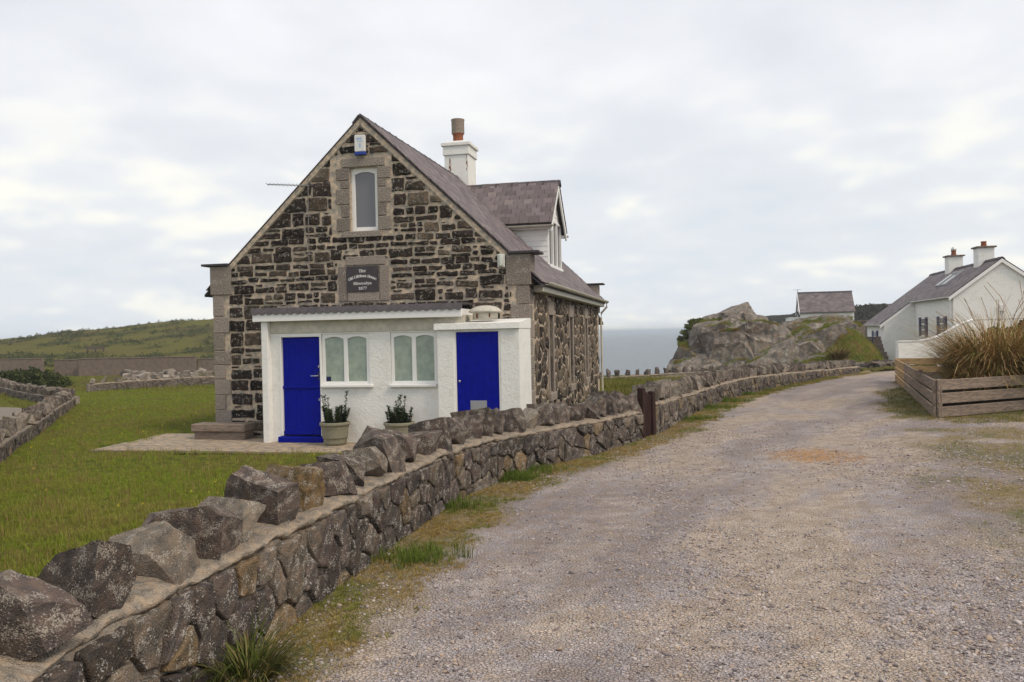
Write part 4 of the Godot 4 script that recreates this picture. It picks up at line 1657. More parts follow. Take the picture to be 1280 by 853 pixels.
func build_land() -> void:
	var xs := graded(-240.0, 240.0, [[-130.0, 6.0], [-40.0, 2.2], [-14.0, 1.0], [14.0, 0.4], [40.0, 1.0], [100.0, 2.5], [240.0, 7.0]])
	var ds := graded(-60.0, 300.0, [[-5.0, 6.0], [14.0, 0.4], [45.0, 0.8], [100.0, 2.0], [200.0, 2.6], [300.0, 6.0]])
	var s := Smooth.new()
	for d in ds:
		for x in xs:
			var g := lin(0.15, 0.175, 0.03)
			var p := noise_b.get_noise_2d(x * 1.3, d * 1.3)
			var q := noise_a.get_noise_2d(x * 3.0, d * 3.0)
			g = g.lerp(lin(0.16, 0.13, 0.045), smoothstep(-0.1, 0.4, p + 0.4 * q) * 0.6)
			if d > 55.0:
				var gorse := smoothstep(0.02, 0.14, noise_b.get_noise_2d(x * 0.55 + 40.0, d * 0.4) + 0.3 * q)
				g = lin(0.15, 0.145, 0.035).lerp(lin(0.06, 0.066, 0.02), gorse * 0.85)
				g = g.lerp(lin(0.17, 0.115, 0.05), smoothstep(0.1, 0.3, noise_a.get_noise_2d(x * 0.5, d * 0.5 + 90.0)) * 0.5)
			if x > 56.0 and d > 90.0:
				g = lin(0.045, 0.04, 0.02)
			s.add(at(x, ground_y(x, d), d), g)
	s.sheet(ds.size(), xs.size())
	setting("ground", s.mesh(), M.turf)

	# sea
	s = Smooth.new()
	var far := [-40.0, 30.0, 45.0, 60.0, 100.0, 200.0, 500.0, 1200.0, 3000.0, 8000.0, 20000.0]
	for d in far:
		for i in 9:
			s.add(at((i - 4) / 4.0 * maxf(600.0, d * 1.6), SEA, d))
	s.sheet(far.size(), 9)
	setting("sea", s.mesh(), M.sea)

	# the lane: stony gravel with sand, and thin growth where wheels do not run
	var dx := graded(0.0, 22.0, [[7.0, 0.1], [12.0, 0.2], [22.0, 0.8]])
	var dd := graded(-6.0, 46.0, [[2.0, 0.7], [9.0, 0.08], [16.0, 0.14], [30.0, 0.3], [46.0, 0.8]])
	s = Smooth.new()
	for d in dd:
		var w := wall_x(d)
		for x in dx:
			var px := w - 0.03 + x
			var y := ground_y(px, d) + 0.035 + 0.012 * noise_a.get_noise_2d(px * 9.0, d * 9.0) + 0.03 * noise_b.get_noise_2d(px * 1.8, d * 1.8)
			s.add(at(px, y, d), lane_color(px, d, x))
	s.sheet(dd.size(), dx.size())
	setting("road", s.mesh(), M.gravel)

	# trodden path beyond the bent wall
	var way := Track.new([[-11.6, 19.0], [-13.4, 22.0], [-14.97, 24.4], [-16.0, 25.8], [-18.2, 27.4], [-22.0, 29.5], [-28.0, 31.0]], 0.4)
	s = Smooth.new()
	var rows := int(way.length() / 0.4)
	for i in rows + 1:
		for j in 5:
			var q := way.place(way.length() * i / rows, 0.0, lerpf(-0.55, 0.55, j / 4.0) + 0.12 * noise_a.get_noise_2d(i * 2.0, j * 7.0))
			q.y = ground_y(q.x, -q.z) + 0.03
			s.add(q, lin(0.5, 0.44, 0.38))
	for i in rows:
		for j in 4:
			var a := i * 5 + j
			s.quad(a, a + 1, a + 6, a + 5)
	setting("path", s.mesh(), M.gravel)

	# loose stones on the lane
	var kinds := []
	for i in 3:
		kinds.append(rock(Vector3(1, 0.42, 0.72), 6, 3, Color.WHITE, 0.05, 40.0, 0.4))
	for k in 3:
		var places := []
		var cols := PackedColorArray()
		for i in 60000:
			var d := 2.3 + 12.0 * pow(rng.randf(), 1.6)
			var px := rng.randf_range(maxf(wall_x(d) + 0.05, -0.68 * d), 0.72 * d)
			var patch := noise_b.get_noise_2d(px * 2.6, d * 1.3)
			if rng.randf() > 0.55 + 1.1 * patch + 0.5 * noise_a.get_noise_2d(px * 3.0, d * 3.0):
				continue
			var off := px - wall_x(d)
			if rng.randf() < 0.65 * (exp(-pow((off - 1.5) / 0.28, 2.0)) + exp(-pow((off - 3.05) / 0.3, 2.0))):
				continue
			var size := 0.0026 + 0.0095 * pow(rng.randf(), 3.6)
			if rng.randf() < 0.006:
				size *= 1.9
			var b := Basis(Vector3.UP, rng.randf() * TAU) * Basis(Vector3.RIGHT, rng.randf_range(-0.3, 0.3))
			places.append(Transform3D(b.scaled(Vector3.ONE * size), at(px, lane_y(px, d) + size * 0.25, d)))
			var c := lin(0.36, 0.315, 0.305)
			var pick := rng.randf()
			if pick < 0.12:
				c = lin(0.42, 0.375, 0.35)
			elif pick < 0.4:
				c = lin(0.19, 0.16, 0.16)
			elif pick < 0.55:
				c = lin(0.39, 0.295, 0.22)
			cols.append(vary(c, 0.25))
		scatter("gravel", kinds[k], M.pebble, places, cols).set_meta("label", "loose grey and tan stone chips on the lane")


func lane_y(x: float, d: float) -> float:
	return ground_y(x, d) + 0.035 + 0.012 * noise_a.get_noise_2d(x * 9.0, d * 9.0) + 0.03 * noise_b.get_noise_2d(x * 1.8, d * 1.8)


func moss_at(x: float, d: float) -> float:
	# 0..1: how much moss and dry grass grows at this place of the lane
	var off := x - wall_x(d)
	var rag := 0.25 * noise_a.get_noise_2d(x * 5.0, d * 5.0) + 0.2 * noise_b.get_noise_2d(x * 3.0, d * 3.0)
	var m := 1.0 - smoothstep(0.36, 0.74, off + rag)
	# a green shoulder before and beside the timber bed
	var left := steps(d, [[13.6, 7.2], [14.2, 6.6], [16.0, 7.1], [19.0, 8.5], [23.6, 10.9], [25.0, 11.6]])
	if d > 13.4 and d < 25.0:
		m = maxf(m, smoothstep(-0.2, 0.2, x - left + rag * 1.4))
	# the ground at the east edge
	var e := x - (0.4 * d + 1.05)
	if d < 13.0:
		m = maxf(m, 0.95 * smoothstep(-0.3, 0.45, e + rag * 2.0) * smoothstep(4.9, 6.2, d + rag) * smoothstep(-0.3, 0.15, noise_b.get_noise_2d(x * 4.0 + 9.0, d * 4.0) + 0.25))
	if d > 25.0:
		m = maxf(m, smoothstep(3.6, 4.2, off + rag))
	return clampf(m, 0.0, 1.0)


func lane_color(x: float, d: float, off: float) -> Color:
	var u := x * 0.84 - d * 0.54
	var w := x * 0.54 + d * 0.84
	var big := noise_b.get_noise_2d(u * 2.6, w * 0.9)
	var mid := noise_a.get_noise_2d(u * 4.0 + 30.0, w * 2.0)
	var fine := noise_a.get_noise_2d(x * 14.0, d * 14.0)
	var c := lin(0.66, 0.58, 0.565).lerp(lin(0.75, 0.615, 0.505), smoothstep(-0.1, 0.26, big + 0.55 * mid + 0.25 * fine))
	c = c.lerp(lin(0.48, 0.41, 0.4), 0.85 * smoothstep(0.02, 0.32, -big + 0.5 * noise_a.get_noise_2d(u * 5.0 - 50.0, w * 2.4) + 0.2 * fine))
	# strips that wheels have pressed bare
	var rut := exp(-pow((off - 1.5 + 0.35 * big) / 0.28, 2.0)) + exp(-pow((off - 3.05 + 0.35 * big) / 0.3, 2.0))
	c = c.lerp(lin(0.78, 0.655, 0.55), 0.5 * rut * smoothstep(-0.4, 0.25, mid + fine * 0.6))
	# a spill of orange grit
	var o := Vector2((x - 3.8) / 0.62, (d - 10.35) / 0.72).length()
	c = c.lerp(lin(0.78, 0.45, 0.22), 0.95 * (1.0 - smoothstep(0.55, 1.0, o + 0.5 * fine + 0.3 * mid)))
	var m := moss_at(x, d)
	var green := lin(0.4, 0.3, 0.11).lerp(lin(0.2, 0.2, 0.05), smoothstep(-0.15, 0.25, mid + 0.5 * fine))
	return shade(c.lerp(green, m * 0.85), 1.0 + 0.25 * fine)


func make_sky() -> ImageTexture:
	# thin, layered overcast: a sheet of cloud over the whole dome, broken a little towards the horizon
	var w := 1536
	var h := 768
	var n1 := FastNoiseLite.new()
	n1.seed = 5
	n1.frequency = 0.55
	n1.fractal_octaves = 5
	n1.fractal_gain = 0.5
	var n2 := FastNoiseLite.new()
	n2.seed = 8
	n2.frequency = 2.2
	n2.fractal_octaves = 5
	var out := PackedByteArray()
	out.resize(w * h * 3)
	for j in h:
		var up := (0.5 - (j + 0.5) / h) * PI
		var flat := up < 0.0
		var e := maxf(up, 0.0)
		var ce := cos(e)
		var se := sin(e)
		for i in w:
			var a := (i + 0.5) / w * TAU
			var o := (j * w + i) * 3
			if flat:
				out[o] = 192; out[o + 1] = 200; out[o + 2] = 206
				continue
			var k := 1.0 / (se + 0.13)
			var p := Vector3(cos(a) * ce * k, sin(a) * ce * k, 0.0)
			var thick := n1.get_noise_3d(p.x * 0.9, p.y * 0.9, 0.0) * 1.5
			var wisp := n2.get_noise_3d(p.x * 1.1, p.y * 1.1, 4.0) * 1.5
			var low := 1.0 - smoothstep(0.0, 0.42, e)
			# grey-lilac undersides, paler where the sheet is thin
			var t := clampf(0.55 + 0.42 * thick + 0.26 * wisp, 0.0, 1.0)
			var r := lerpf(201.0, 226.0, t)
			var g := lerpf(204.0, 227.0, t)
			var b := lerpf(211.0, 231.0, t)
			# lower down the gaps let pale blue and cream light through
			r = lerpf(r, 201.0 + 17.0 * t, low * 0.8)
			g = lerpf(g, 209.0 + 11.0 * t, low * 0.8)
			b = lerpf(b, 217.0 + 3.0 * t, low * 0.8)
			var cream := smoothstep(0.0, 0.8, wisp * 0.8 + 0.7 * thick) * smoothstep(0.1, 0.7, low) * 0.7
			r = lerpf(r, 238.0, cream)
			g = lerpf(g, 236.0, cream)
			b = lerpf(b, 225.0, cream)
			out[o] = int(clampf(r, 0.0, 255.0))
			out[o + 1] = int(clampf(g, 0.0, 255.0))
			out[o + 2] = int(clampf(b, 0.0, 255.0))
	return ImageTexture.create_from_image(Image.create_from_data(w, h, false, Image.FORMAT_RGB8, out))


# ------------------------------------------------------------------ growth
func tuft(blades: int, wide: float, lean: float, thick: float) -> ArrayMesh:
	var f := Flat.new()
	for i in blades:
		var g := rng.randf() * TAU
		var foot := Vector3(cos(g), 0, sin(g)) * wide * sqrt(rng.randf())
		var out := Vector3(cos(g + rng.randf_range(-0.8, 0.8)), 0, sin(g + rng.randf_range(-0.8, 0.8))) * lean * rng.randf()
		var tall := rng.randf_range(0.55, 1.0)
		var side := out.cross(Vector3.UP).normalized() * thick if out.length() > 0.01 else Vector3.RIGHT * thick
		var mid := foot + Vector3(0, tall * 0.6, 0) + out * 0.4
		var tip := foot + Vector3(0, tall, 0) + out * 1.1
		var col := vary(Color.WHITE, 0.25)
		f.quad(foot - side, foot + side, mid + side * 0.7, mid - side * 0.7, col)
		f.tri(mid - side * 0.7, mid + side * 0.7, tip, col)
	return f.mesh()


func clump(leaves: int, size: float) -> ArrayMesh:
	# a ball of small leaf faces
	var f := Flat.new()
	for i in leaves:
		var d := Vector3(rng.randfn(), rng.randfn(), rng.randfn()).normalized() * pow(rng.randf(), 0.4)
		var a := Vector3(rng.randfn(), rng.randfn(), rng.randfn()).normalized() * size
		var b := a.cross(Vector3(rng.randfn(), rng.randfn(), rng.randfn())).normalized() * size * 0.5
		f.quad(d - a, d + b, d + a, d - b, vary(Color.WHITE, 0.35))
	return f.mesh()


func grow(called: String, label: String, m: Mesh, n: int, pick: Callable, tall: Vector2, col: Callable, parent: Node = self) -> void:
	# pick() gives a place on the ground or null
	var places := []
	var cols := PackedColorArray()
	for i in n:
		var p: Variant = pick.call()
		if p == null:
			continue
		var k := rng.randf_range(tall.x, tall.y)
		places.append(Transform3D(Basis(Vector3.UP, rng.randf() * TAU).scaled(Vector3(k, k * rng.randf_range(0.8, 1.25), k)), p))
		cols.append(col.call(p))
	var o := scatter(called, m, M.leaf, places, cols, parent)
	if parent == self:
		o.set_meta("label", label)
		o.set_meta("category", "grass" if called.contains("grass") or called == "weeds" or called == "flowers" else "ground cover")


func on_house(x: float, d: float) -> bool:
	var q := HOUSE.affine_inverse() * at(x, 0, d)
	if absf(q.x) < HW + 0.05 and q.z < 0.05 and q.z > -HL - 2.2:
		return true
	if q.x > -1.85 and q.x < HW + 0.05 and q.z >= 0.0 and q.z < 1.1:
		return true
	return on_patio(q)


func on_patio(q: Vector3) -> bool:
	# paved strip before the porch that runs out past the corner of the house
	if q.z < 0.0 and q.x > -3.5:
		return false
	return q.z > -0.42 and q.z < 2.35 and q.x < 3.6 and q.x > -4.1 - (0.0 if q.z > 1.2 else (1.2 - q.z) * 0.5) - 0.35 * q.z


func build_growth() -> void:
	var lawn := tuft(9, 0.55, 0.55, 0.028)
	var seedy := tuft(6, 0.45, 0.4, 0.016)
	var green := func(p: Vector3) -> Color:
		var a := noise_b.get_noise_2d(p.x * 2.2, p.z * 2.2)
		var b := noise_a.get_noise_2d(p.x * 2.5, p.z * 6.0)
		var c := lin(0.225, 0.275, 0.03).lerp(lin(0.31, 0.27, 0.065), smoothstep(-0.05, 0.45, a + 0.6 * b) * 0.6)
		return vary(c, 0.22)
	var spot := func(d0: float, d1: float, power: float) -> Variant:
		var d := d0 + (d1 - d0) * pow(rng.randf(), power)
		var x := rng.randf_range(-0.74 * d - 1.0, wall_x(d) - 0.45)
		if on_house(x, d) or x < wall_left(d) + 0.1:
			return null
		return at(x, ground_y(x, d) - 0.01, d)
	grow("lawn_grass", "rough mown green lawn beside the stone house", lawn, 36000, func(): return spot.call(2.0, 13.0, 0.8), Vector2(0.04, 0.08), green)
	grow("lawn_grass", "rough mown green lawn running back to the low walls", lawn, 52000, func(): return spot.call(12.0, 38.0, 0.8), Vector2(0.045, 0.09), green)
	grow("seed_grass", "thin brown seed heads standing in the lawn", seedy, 9000, func(): return spot.call(2.0, 26.0, 1.0), Vector2(0.1, 0.19), func(_p): return vary(lin(0.24, 0.17, 0.07), 0.3))
	# yellow flowers dotted through the lawn
	var petals := clump(9, 0.6)
	grow("flowers", "tiny yellow flowers dotted through the lawn", petals, 420, func() -> Variant:
		var p: Variant = spot.call(10.0, 26.0, 1.0)
		if p == null or noise_b.get_noise_2d(p.x * 2.0 + 70.0, p.z * 2.0) < 0.12:
			return null
		return p + Vector3(0, 0.1, 0), Vector2(0.014, 0.024), func(_p): return lin(0.6, 0.5, 0.06))
	# meadow strip between the house and the sea wall
	var golden := func(p: Vector3) -> Color: return vary(lin(0.22, 0.2, 0.05).lerp(lin(0.15, 0.165, 0.03), smoothstep(-0.2, 0.3, noise_b.get_noise_2d(p.x * 2.0, p.z * 2.0))), 0.25)
	grow("meadow_grass", "golden green grass between the house and sea wall", lawn, 15000, func() -> Variant:
		var d := rng.randf_range(13.0, 36.0)
		var x := rng.randf_range(0.6, wall_x(d) - 0.5)
		if on_house(x, d) or x < 0.0:
			return null
		return at(x, ground_y(x, d), d), Vector2(0.1, 0.22), golden)
	grow("meadow_grass", "rough grass beyond the bent dry stone wall", lawn, 14000, func() -> Variant:
		var d := rng.randf_range(13.0, 50.0)
		var x := rng.randf_range(-0.74 * d - 1.0, -8.0)
		if d < 35.0 and x > wall_left(d) - 0.5:
			return null
		if d >= 35.0 and x > -10.0 or absf(x + 15.0 + (d - 24.4) * 0.75) < 0.8 and d < 30.0:
			return null
		return at(x, ground_y(x, d), d), Vector2(0.08, 0.18), golden)
	# moss and dry grass on the lane
	var moss := tuft(14, 0.9, 0.5, 0.05)
	var dry := func(p: Vector3) -> Color:
		var c := lin(0.34, 0.245, 0.08).lerp(lin(0.2, 0.21, 0.04), smoothstep(-0.1, 0.35, noise_b.get_noise_2d(p.x * 5.0, p.z * 5.0) + 0.3 * noise_a.get_noise_2d(p.x * 9.0, p.z * 9.0)))
		return vary(c, 0.3)
	grow("moss", "low ochre moss and dry grass along the wall foot", moss, 60000, func() -> Variant:
		var d := 2.4 + 27.0 * pow(rng.randf(), 1.3)
		var x := wall_x(d) + rng.randf_range(0.0, 0.9) if rng.randf() < 0.6 else rng.randf_range(wall_x(d), 0.75 * d + 1.0)
		var m := moss_at(x, d)
		if in_planter(x, d) or rng.randf() > m * (0.25 + 1.3 * smoothstep(-0.1, 0.3, noise_a.get_noise_2d(x * 8.0, d * 8.0) + 0.2)):
			return null
		return at(x, lane_y(x, d) - 0.004, d), Vector2(0.012, 0.03), dry)
	var lush := func(_p): return vary(lin(0.12, 0.165, 0.028), 0.3)
	var tall_ := tuft(12, 0.25, 0.5, 0.02)
	var bits := [[0.02, 9.15, 0.16, 130, 0.24], [-0.26, 9.2, 0.2, 90, 0.15], [0.3, 9.6, 0.25, 60, 0.1], [-0.72, 6.0, 0.22, 110, 0.07], [-0.55, 7.75, 0.2, 70, 0.08], [3.3, 15.0, 0.3, 80, 0.1], [4.2, 17.0, 0.35, 120, 0.14], [4.9, 18.6, 0.4, 160, 0.15], [5.7, 20.3, 0.4, 120, 0.14], [6.7, 21.8, 0.3, 60, 0.1]]
	grow("weeds", "fresh green weeds along the foot of lane wall", tall_, 1600, func() -> Variant:
		var b: Array = bits[rng.randi() % bits.size()]
		if rng.randf() > b[3] / 160.0:
			return null
		var d: float = b[1] + rng.randfn() * b[2] * 0.5
		var x: float = maxf(b[0] + rng.randfn() * b[2] * 0.7, wall_x(d) + 0.03)
		return at(x, lane_y(x, d) - 0.01, d), Vector2(0.04, 0.13), lush)
	var big := thing("grass_tussock", "dark green grass tussock hanging at the foot of lane wall", "grass", Transform3D(Basis(), at(-1.3, 0.0, 3.95)))
	var f := Flat.new()
	blades(f, Vector3.ZERO, 420, 0.13, 0.32, 0.8, [lin(0.045, 0.06, 0.014), lin(0.09, 0.11, 0.025), lin(0.16, 0.13, 0.05)], 0.0045)
	part("blade", f.mesh(), M.leaf, big).set_meta("kind", "stuff")
	# shoulder by the timber bed
	grow("verge_grass", "short green verge grass beside the timber raised bed", lawn, 9000, func() -> Variant:
		var d := rng.randf_range(13.4, 26.0)
		var x := rng.randf_range(6.0, 13.0)
		if in_planter(x, d) or moss_at(x, d) < 0.6:
			return null
		return at(x, lane_y(x, d) - 0.01, d), Vector2(0.04, 0.085), func(p): return vary(lin(0.14, 0.16, 0.03).lerp(lin(0.24, 0.19, 0.05), smoothstep(-0.1, 0.3, noise_b.get_noise_2d(p.x * 3.0, p.z * 3.0))), 0.25))
	# gorse and heather on the headland
	var gorse := clump(26, 0.3)
	grow("gorse", "dark gorse and heather scrub on the headland", gorse, 12000, func() -> Variant:
		var d := rng.randf_range(56.0, 200.0)
		var x := rng.randf_range(-0.72 * d, -0.1 * d)
		if noise_b.get_noise_2d(x * 0.55 + 40.0, d * 0.4) + 0.3 * noise_a.get_noise_2d(x * 3.0, d * 3.0) < 0.1:
			return null
		var y := ground_y(x, d)
		if y < -2.0:
			return null
		return at(x, y, d), Vector2(0.2, 0.5), func(p): return vary(lin(0.055, 0.066, 0.02).lerp(lin(0.1, 0.1, 0.03), smoothstep(-0.1, 0.3, noise_a.get_noise_2d(p.x, p.z))), 0.3))
	grow("gorse", "brown scrub on the far hill behind the white cottage", gorse, 7000, func() -> Variant:
		var d := rng.randf_range(118.0, 175.0)
		var x := rng.randf_range(0.4 * d, 0.66 * d)
		if x < 61.0:
			return null
		return at(x, ground_y(x, d) + 0.2, d), Vector2(0.35, 0.7), func(_p): return vary(lin(0.05, 0.045, 0.02), 0.3))


func wall_left(d: float) -> float:
	return steps(d, [[9.0, -40.0], [11.0, -7.5], [14.56, -9.07], [17.05, -10.17], [19.8, -11.3], [23.4, -12.85], [26.3, -14.1], [28.0, -15.6], [31.0, -18.4], [35.2, -17.9], [38.6, -13.9], [39.0, 0.0]])


func blades(f: Flat, foot: Vector3, n: int, spread: float, tall: float, droop: float, cols: Array, thick: float) -> void:
	# long grass leaves that rise and arch over
	for i in n:
		var g := rng.randf() * TAU
		var r := sqrt(rng.randf())
		var p := foot + Vector3(cos(g), 0, sin(g)) * spread * r
		var g2 := g + rng.randfn() * 0.6
		var out := Vector3(cos(g2), 0, sin(g2))
		var l := tall * rng.randf_range(0.55, 1.25)
		var lean := rng.randf_range(0.05, 0.5) + 0.35 * r
		var bend := droop * rng.randf_range(0.5, 1.6)
		var col: Color = vary(cols[rng.randi() % cols.size()], 0.3)
		var side := out.cross(Vector3.UP) * thick
		var seg := 6
		var ang := lean
		for k in seg:
			var step := (out * sin(ang) + Vector3.UP * cos(ang)) * l / seg
			var w0 := 1.0 - float(k) / seg * 0.8
			var w1 := 1.0 - float(k + 1) / seg * 0.8
			var q := p + step
			if q.y < foot.y - 0.5:
				break
			f.quad(p - side * w0, p + side * w0, q + side * w1, q - side * w1, col)
			p = q
			ang += bend * 1.9 / seg * (0.5 + float(k) / seg)


# ------------------------------------------------------------------ walls, gate
func coping(parent: Node3D, track: Track, s: float, y: float, half: Vector3, inward: float, turn: float, lean: float, roll: float, col: Color, fine: int, cuts := 3, mat: Material = null) -> void:
	# an upright stone set in the mortar; half: along the wall, up, across
	var n := track.normal(s)
	var z := Vector3(n.x, 0, -n.y)
	var x := Vector3.UP.cross(z)
	var b := Basis(x, Vector3.UP, z) * Basis(Vector3.UP, turn) * Basis(Vector3.BACK, lean) * Basis(Vector3.RIGHT, roll)
	part("coping_stone", shard(half, cuts, 3 if fine > 12 else (2 if fine > 6 else 1), col, 0.05, 0.3), mat if mat else M.coping, parent, Transform3D(b, track.place(s, y + half.y * 0.86, -inward)))


func build_walls() -> void:
	var grey_ := lin(0.14, 0.11, 0.095)
	var pale := lin(0.24, 0.2, 0.16)
	# the wall along the lane
	var w := thing("stone_wall", "dark rubble wall topped with upright boulders beside the lane, up to gate", "wall")
	var t := Track.new(WALL_LINE.slice(2), 0.1)
	var top := func(s: float) -> float: return lerpf(0.555, 0.44, clampf((s - 6.0) / 6.5, 0.0, 1.0))
	wall_body(w, t, top, -0.5, 0.5)
	face_stones(w, t, top, -0.03, 0.2, 0.165, 0.22, M.rubble, 0.03, 0.05)
	# the boulders one can tell apart, by where they stand
	var list := [
		[-1.66, 1.55, 0.17, 0.14, 0.2, 0.3], [-1.66, 2.0, 0.16, 0.15, 0.2, -0.2], [-1.65, 2.42, 0.15, 0.13, 0.2, 0.2],
		[-1.84, 2.93, 0.15, 0.155, 0.21, 0.05], [-1.78, 3.42, 0.13, 0.12, 0.19, 0.5], [-1.69, 3.82, 0.15, 0.115, 0.18, -0.15], [-1.61, 4.16, 0.13, 0.135, 0.2, 0.1],
		[-1.54, 4.5, 0.07, 0.13, 0.19, 0.75], [-1.53, 4.9, 0.15, 0.165, 0.19, 0.0], [-1.46, 5.3, 0.14, 0.15, 0.2, -0.1], [-1.38, 5.72, 0.13, 0.125, 0.18, 0.2],
		[-1.24, 6.1, 0.12, 0.115, 0.16, -0.2], [-1.15, 6.42, 0.1, 0.13, 0.16, 0.35], [-1.18, 6.85, 0.16, 0.165, 0.19, 0.1], [-0.98, 7.15, 0.1, 0.14, 0.17, 0.3],
		[-0.9, 7.52, 0.13, 0.125, 0.17, -0.1], [-0.83, 7.95, 0.17, 0.17, 0.2, 0.2], [-0.74, 8.42, 0.12, 0.16, 0.18, 0.5], [-0.56, 8.8, 0.12, 0.14, 0.17, 0.1],
		[-0.45, 9.15, 0.12, 0.155, 0.17, 0.35], [-0.3, 9.45, 0.08, 0.15, 0.16, 0.45], [-0.14, 9.78, 0.14, 0.14, 0.18, 0.1]]
	for i in list.size():
		var q: Array = list[i]
		var s := t.nearest(Vector2(q[0], q[1]))
		var col := vary(grey_, 0.22)
		if i in [9]:
			col = lin(0.24, 0.165, 0.085)
		if i in [5, 7, 12]:
			col = vary(pale, 0.15)
		coping(w, t, s, top.call(s), Vector3(q[2] * 0.8, q[3] * 0.96, q[4] * 1.08), 0.23, rng.randf_range(-0.25, 0.25), q[5] * -1.0, rng.randf_range(-0.12, 0.12), col, 16 if i < 14 else 10, 6)
	var s1 := t.nearest(Vector2(0.05, 9.95)) + 0.1
	while s1 < t.length() - 0.08:
		coping(w, t, s1, top.call(s1), Vector3(rng.randf_range(0.045, 0.085), rng.randf_range(0.11, 0.17), rng.randf_range(0.14, 0.2)), 0.24, rng.randf_range(-0.4, 0.4), rng.randf_range(-0.65, -0.1), rng.randf_range(-0.15, 0.15), vary(grey_ if rng.randf() < 0.7 else pale, 0.3), 8, 5)
		s1 += rng.randf_range(0.2, 0.31)

	# beyond the gate
	var w2 := thing("stone_wall", "rubble wall with leaning slab coping curving from gate towards the rocks", "wall")
	var t2 := Track.new(FAR_LINE, 0.15)
	var top2 := func(s: float) -> float: return lerpf(0.52, 0.42, clampf(s / 3.0, 0.0, 1.0)) - 0.18 * smoothstep(8.0, 20.0, s)
	wall_body(w2, t2, top2, -0.6, 0.48)
	face_stones(w2, t2, func(s): return top2.call(s), -0.05, 0.27, 0.19, 0.12, M.rubble, 0.028, 0.1)
	var end := Track.new([[1.86, 13.1], [2.21, 12.86]], 0.1)
	face_stones(w2, end, func(_s): return 0.5, -0.05, 0.2, 0.17, 0.1, M.rubble, 0.02, 0.12)
	s1 = 0.12
	while s1 < t2.length() - 0.05:
		var k := clampf(s1 / 20.0, 0.0, 1.0)
		coping(w2, t2, s1, top2.call(s1), Vector3(rng.randf_range(0.026, 0.05), lerpf(0.155, 0.125, k) * rng.randf_range(0.85, 1.15), rng.randf_range(0.15, 0.2)), 0.24, rng.randf_range(-0.25, 0.25), rng.randf_range(-0.7, -0.25), rng.randf_range(-0.15, 0.15), vary(grey_ if rng.randf() < 0.5 else pale, 0.35), 7 if s1 < 9.0 else 5, 4)
		s1 += rng.randf_range(0.15, 0.23)

	# gate of dark boards in the gap
	var ga := at(1.91, 0.0, 12.44)
	var gb := at(2.17, 0.0, 12.84)
	var gx := (gb - ga).normalized()
	var g := thing("wooden_gate", "dark brown boarded wooden gate closing the gap in the lane wall", "gate", Transform3D(Basis(gx, Vector3.UP, gx.cross(Vector3.UP)), ga))
	var l := ga.distance_to(gb)
	var f := Flat.new()
	f.span(0.0, 0.1, -0.2, 0.8, -0.05, 0.05, 0.012)
	part("gate_post", f.mesh(), M.gate_wood, g)
	f = Flat.new()
	f.span(l - 0.1, l, -0.2, 0.72, -0.05, 0.05, 0.012)
	part("gate_post", f.mesh(), M.gate_wood, g)
	var bw := (l - 0.24) / 5.0
	for i in 5:
		f = Flat.new()
		f.span(0.12 + i * bw + 0.004, 0.12 + (i + 1) * bw - 0.004, 0.05, 0.74 - 0.02 * i, 0.0, 0.022, 0.004)
		part("board", f.mesh(), M.gate_wood, g)
	for y in [0.16, 0.55]:
		f = Flat.new()
		f.span(0.11, l - 0.11, y, y + 0.09, -0.03, -0.001, 0.004)
		part("rail", f.mesh(), M.gate_wood, g)

	# dry stone wall that bends through the meadow
	var w3 := thing("stone_wall", "low dry stone wall with slab coping bending round the lawn's far edge", "wall")
	var t3 := Track.new([[-4.2, 3.0], [-5.0, 6.3], [-6.2, 9.2], [-7.7, 11.7], [-9.07, 14.56], [-10.17, 17.05], [-11.29, 19.81], [-12.85, 23.4], [-14.0, 26.2], [-14.6, 27.5]], 0.3)
	var t4 := Track.new([[-27.0, 41.5], [-21.85, 35.19], [-18.25, 30.81], [-15.84, 28.3], [-14.95, 27.75]], 0.3)
	var low := func(_s): return -0.12
	for tr in [t3, t4]:
		wall_body(w3, tr, low, -0.7, 0.45, false)
		face_stones(w3, tr, low, -0.46, 0.3, 0.17, 0.08, M.rubble, 0.03, 0.2, 0.34, null, 200)
		s1 = 0.1
		while s1 < tr.length():
			coping(w3, tr, s1, -0.15, Vector3(rng.randf_range(0.05, 0.1), rng.randf_range(0.12, 0.16), rng.randf_range(0.14, 0.22)), 0.22, rng.randf_range(-0.4, 0.4), rng.randf_range(-0.7, -0.1), rng.randf_range(-0.15, 0.15), vary(grey_ if rng.randf() < 0.6 else pale, 0.35), 6, 5)
			s1 += rng.randf_range(0.24, 0.38)

	# low wall at the back of the lawn
	var w4 := thing("stone_wall", "low grey stone wall with spaced pale coping stones at lawn's back", "wall")
	var t5 := Track.new([[-17.9, 34.95], [-16.18, 37.0], [-13.87, 38.6], [-10.0, 40.4], [-7.0, 41.4]], 0.3)
	var low4 := func(s: float): return -0.1 + 0.012 * s
	wall_body(w4, t5, low4, -0.8, 0.4)
	face_stones(w4, t5, low4, -0.46, 0.35, 0.18, 0.1, M.rubble, 0.025, 0.25, 0.36, func(): return vary(lin(0.17, 0.135, 0.115), 0.3), 120)
	s1 = 0.2
	while s1 < t5.length():
		coping(w4, t5, s1, low4.call(s1), Vector3(rng.randf_range(0.06, 0.12), rng.randf_range(0.09, 0.17), 0.16), 0.2, rng.randf_range(-0.4, 0.4), rng.randf_range(-0.6, -0.1), 0.0, vary(lin(0.3, 0.25, 0.2), 0.25), 4)
		s1 += rng.randf_range(0.4, 0.75)

	# sea wall with upright stones
	var w5 := thing("stone_wall", "low sea wall topped with evenly spaced upright stones behind the house", "wall")
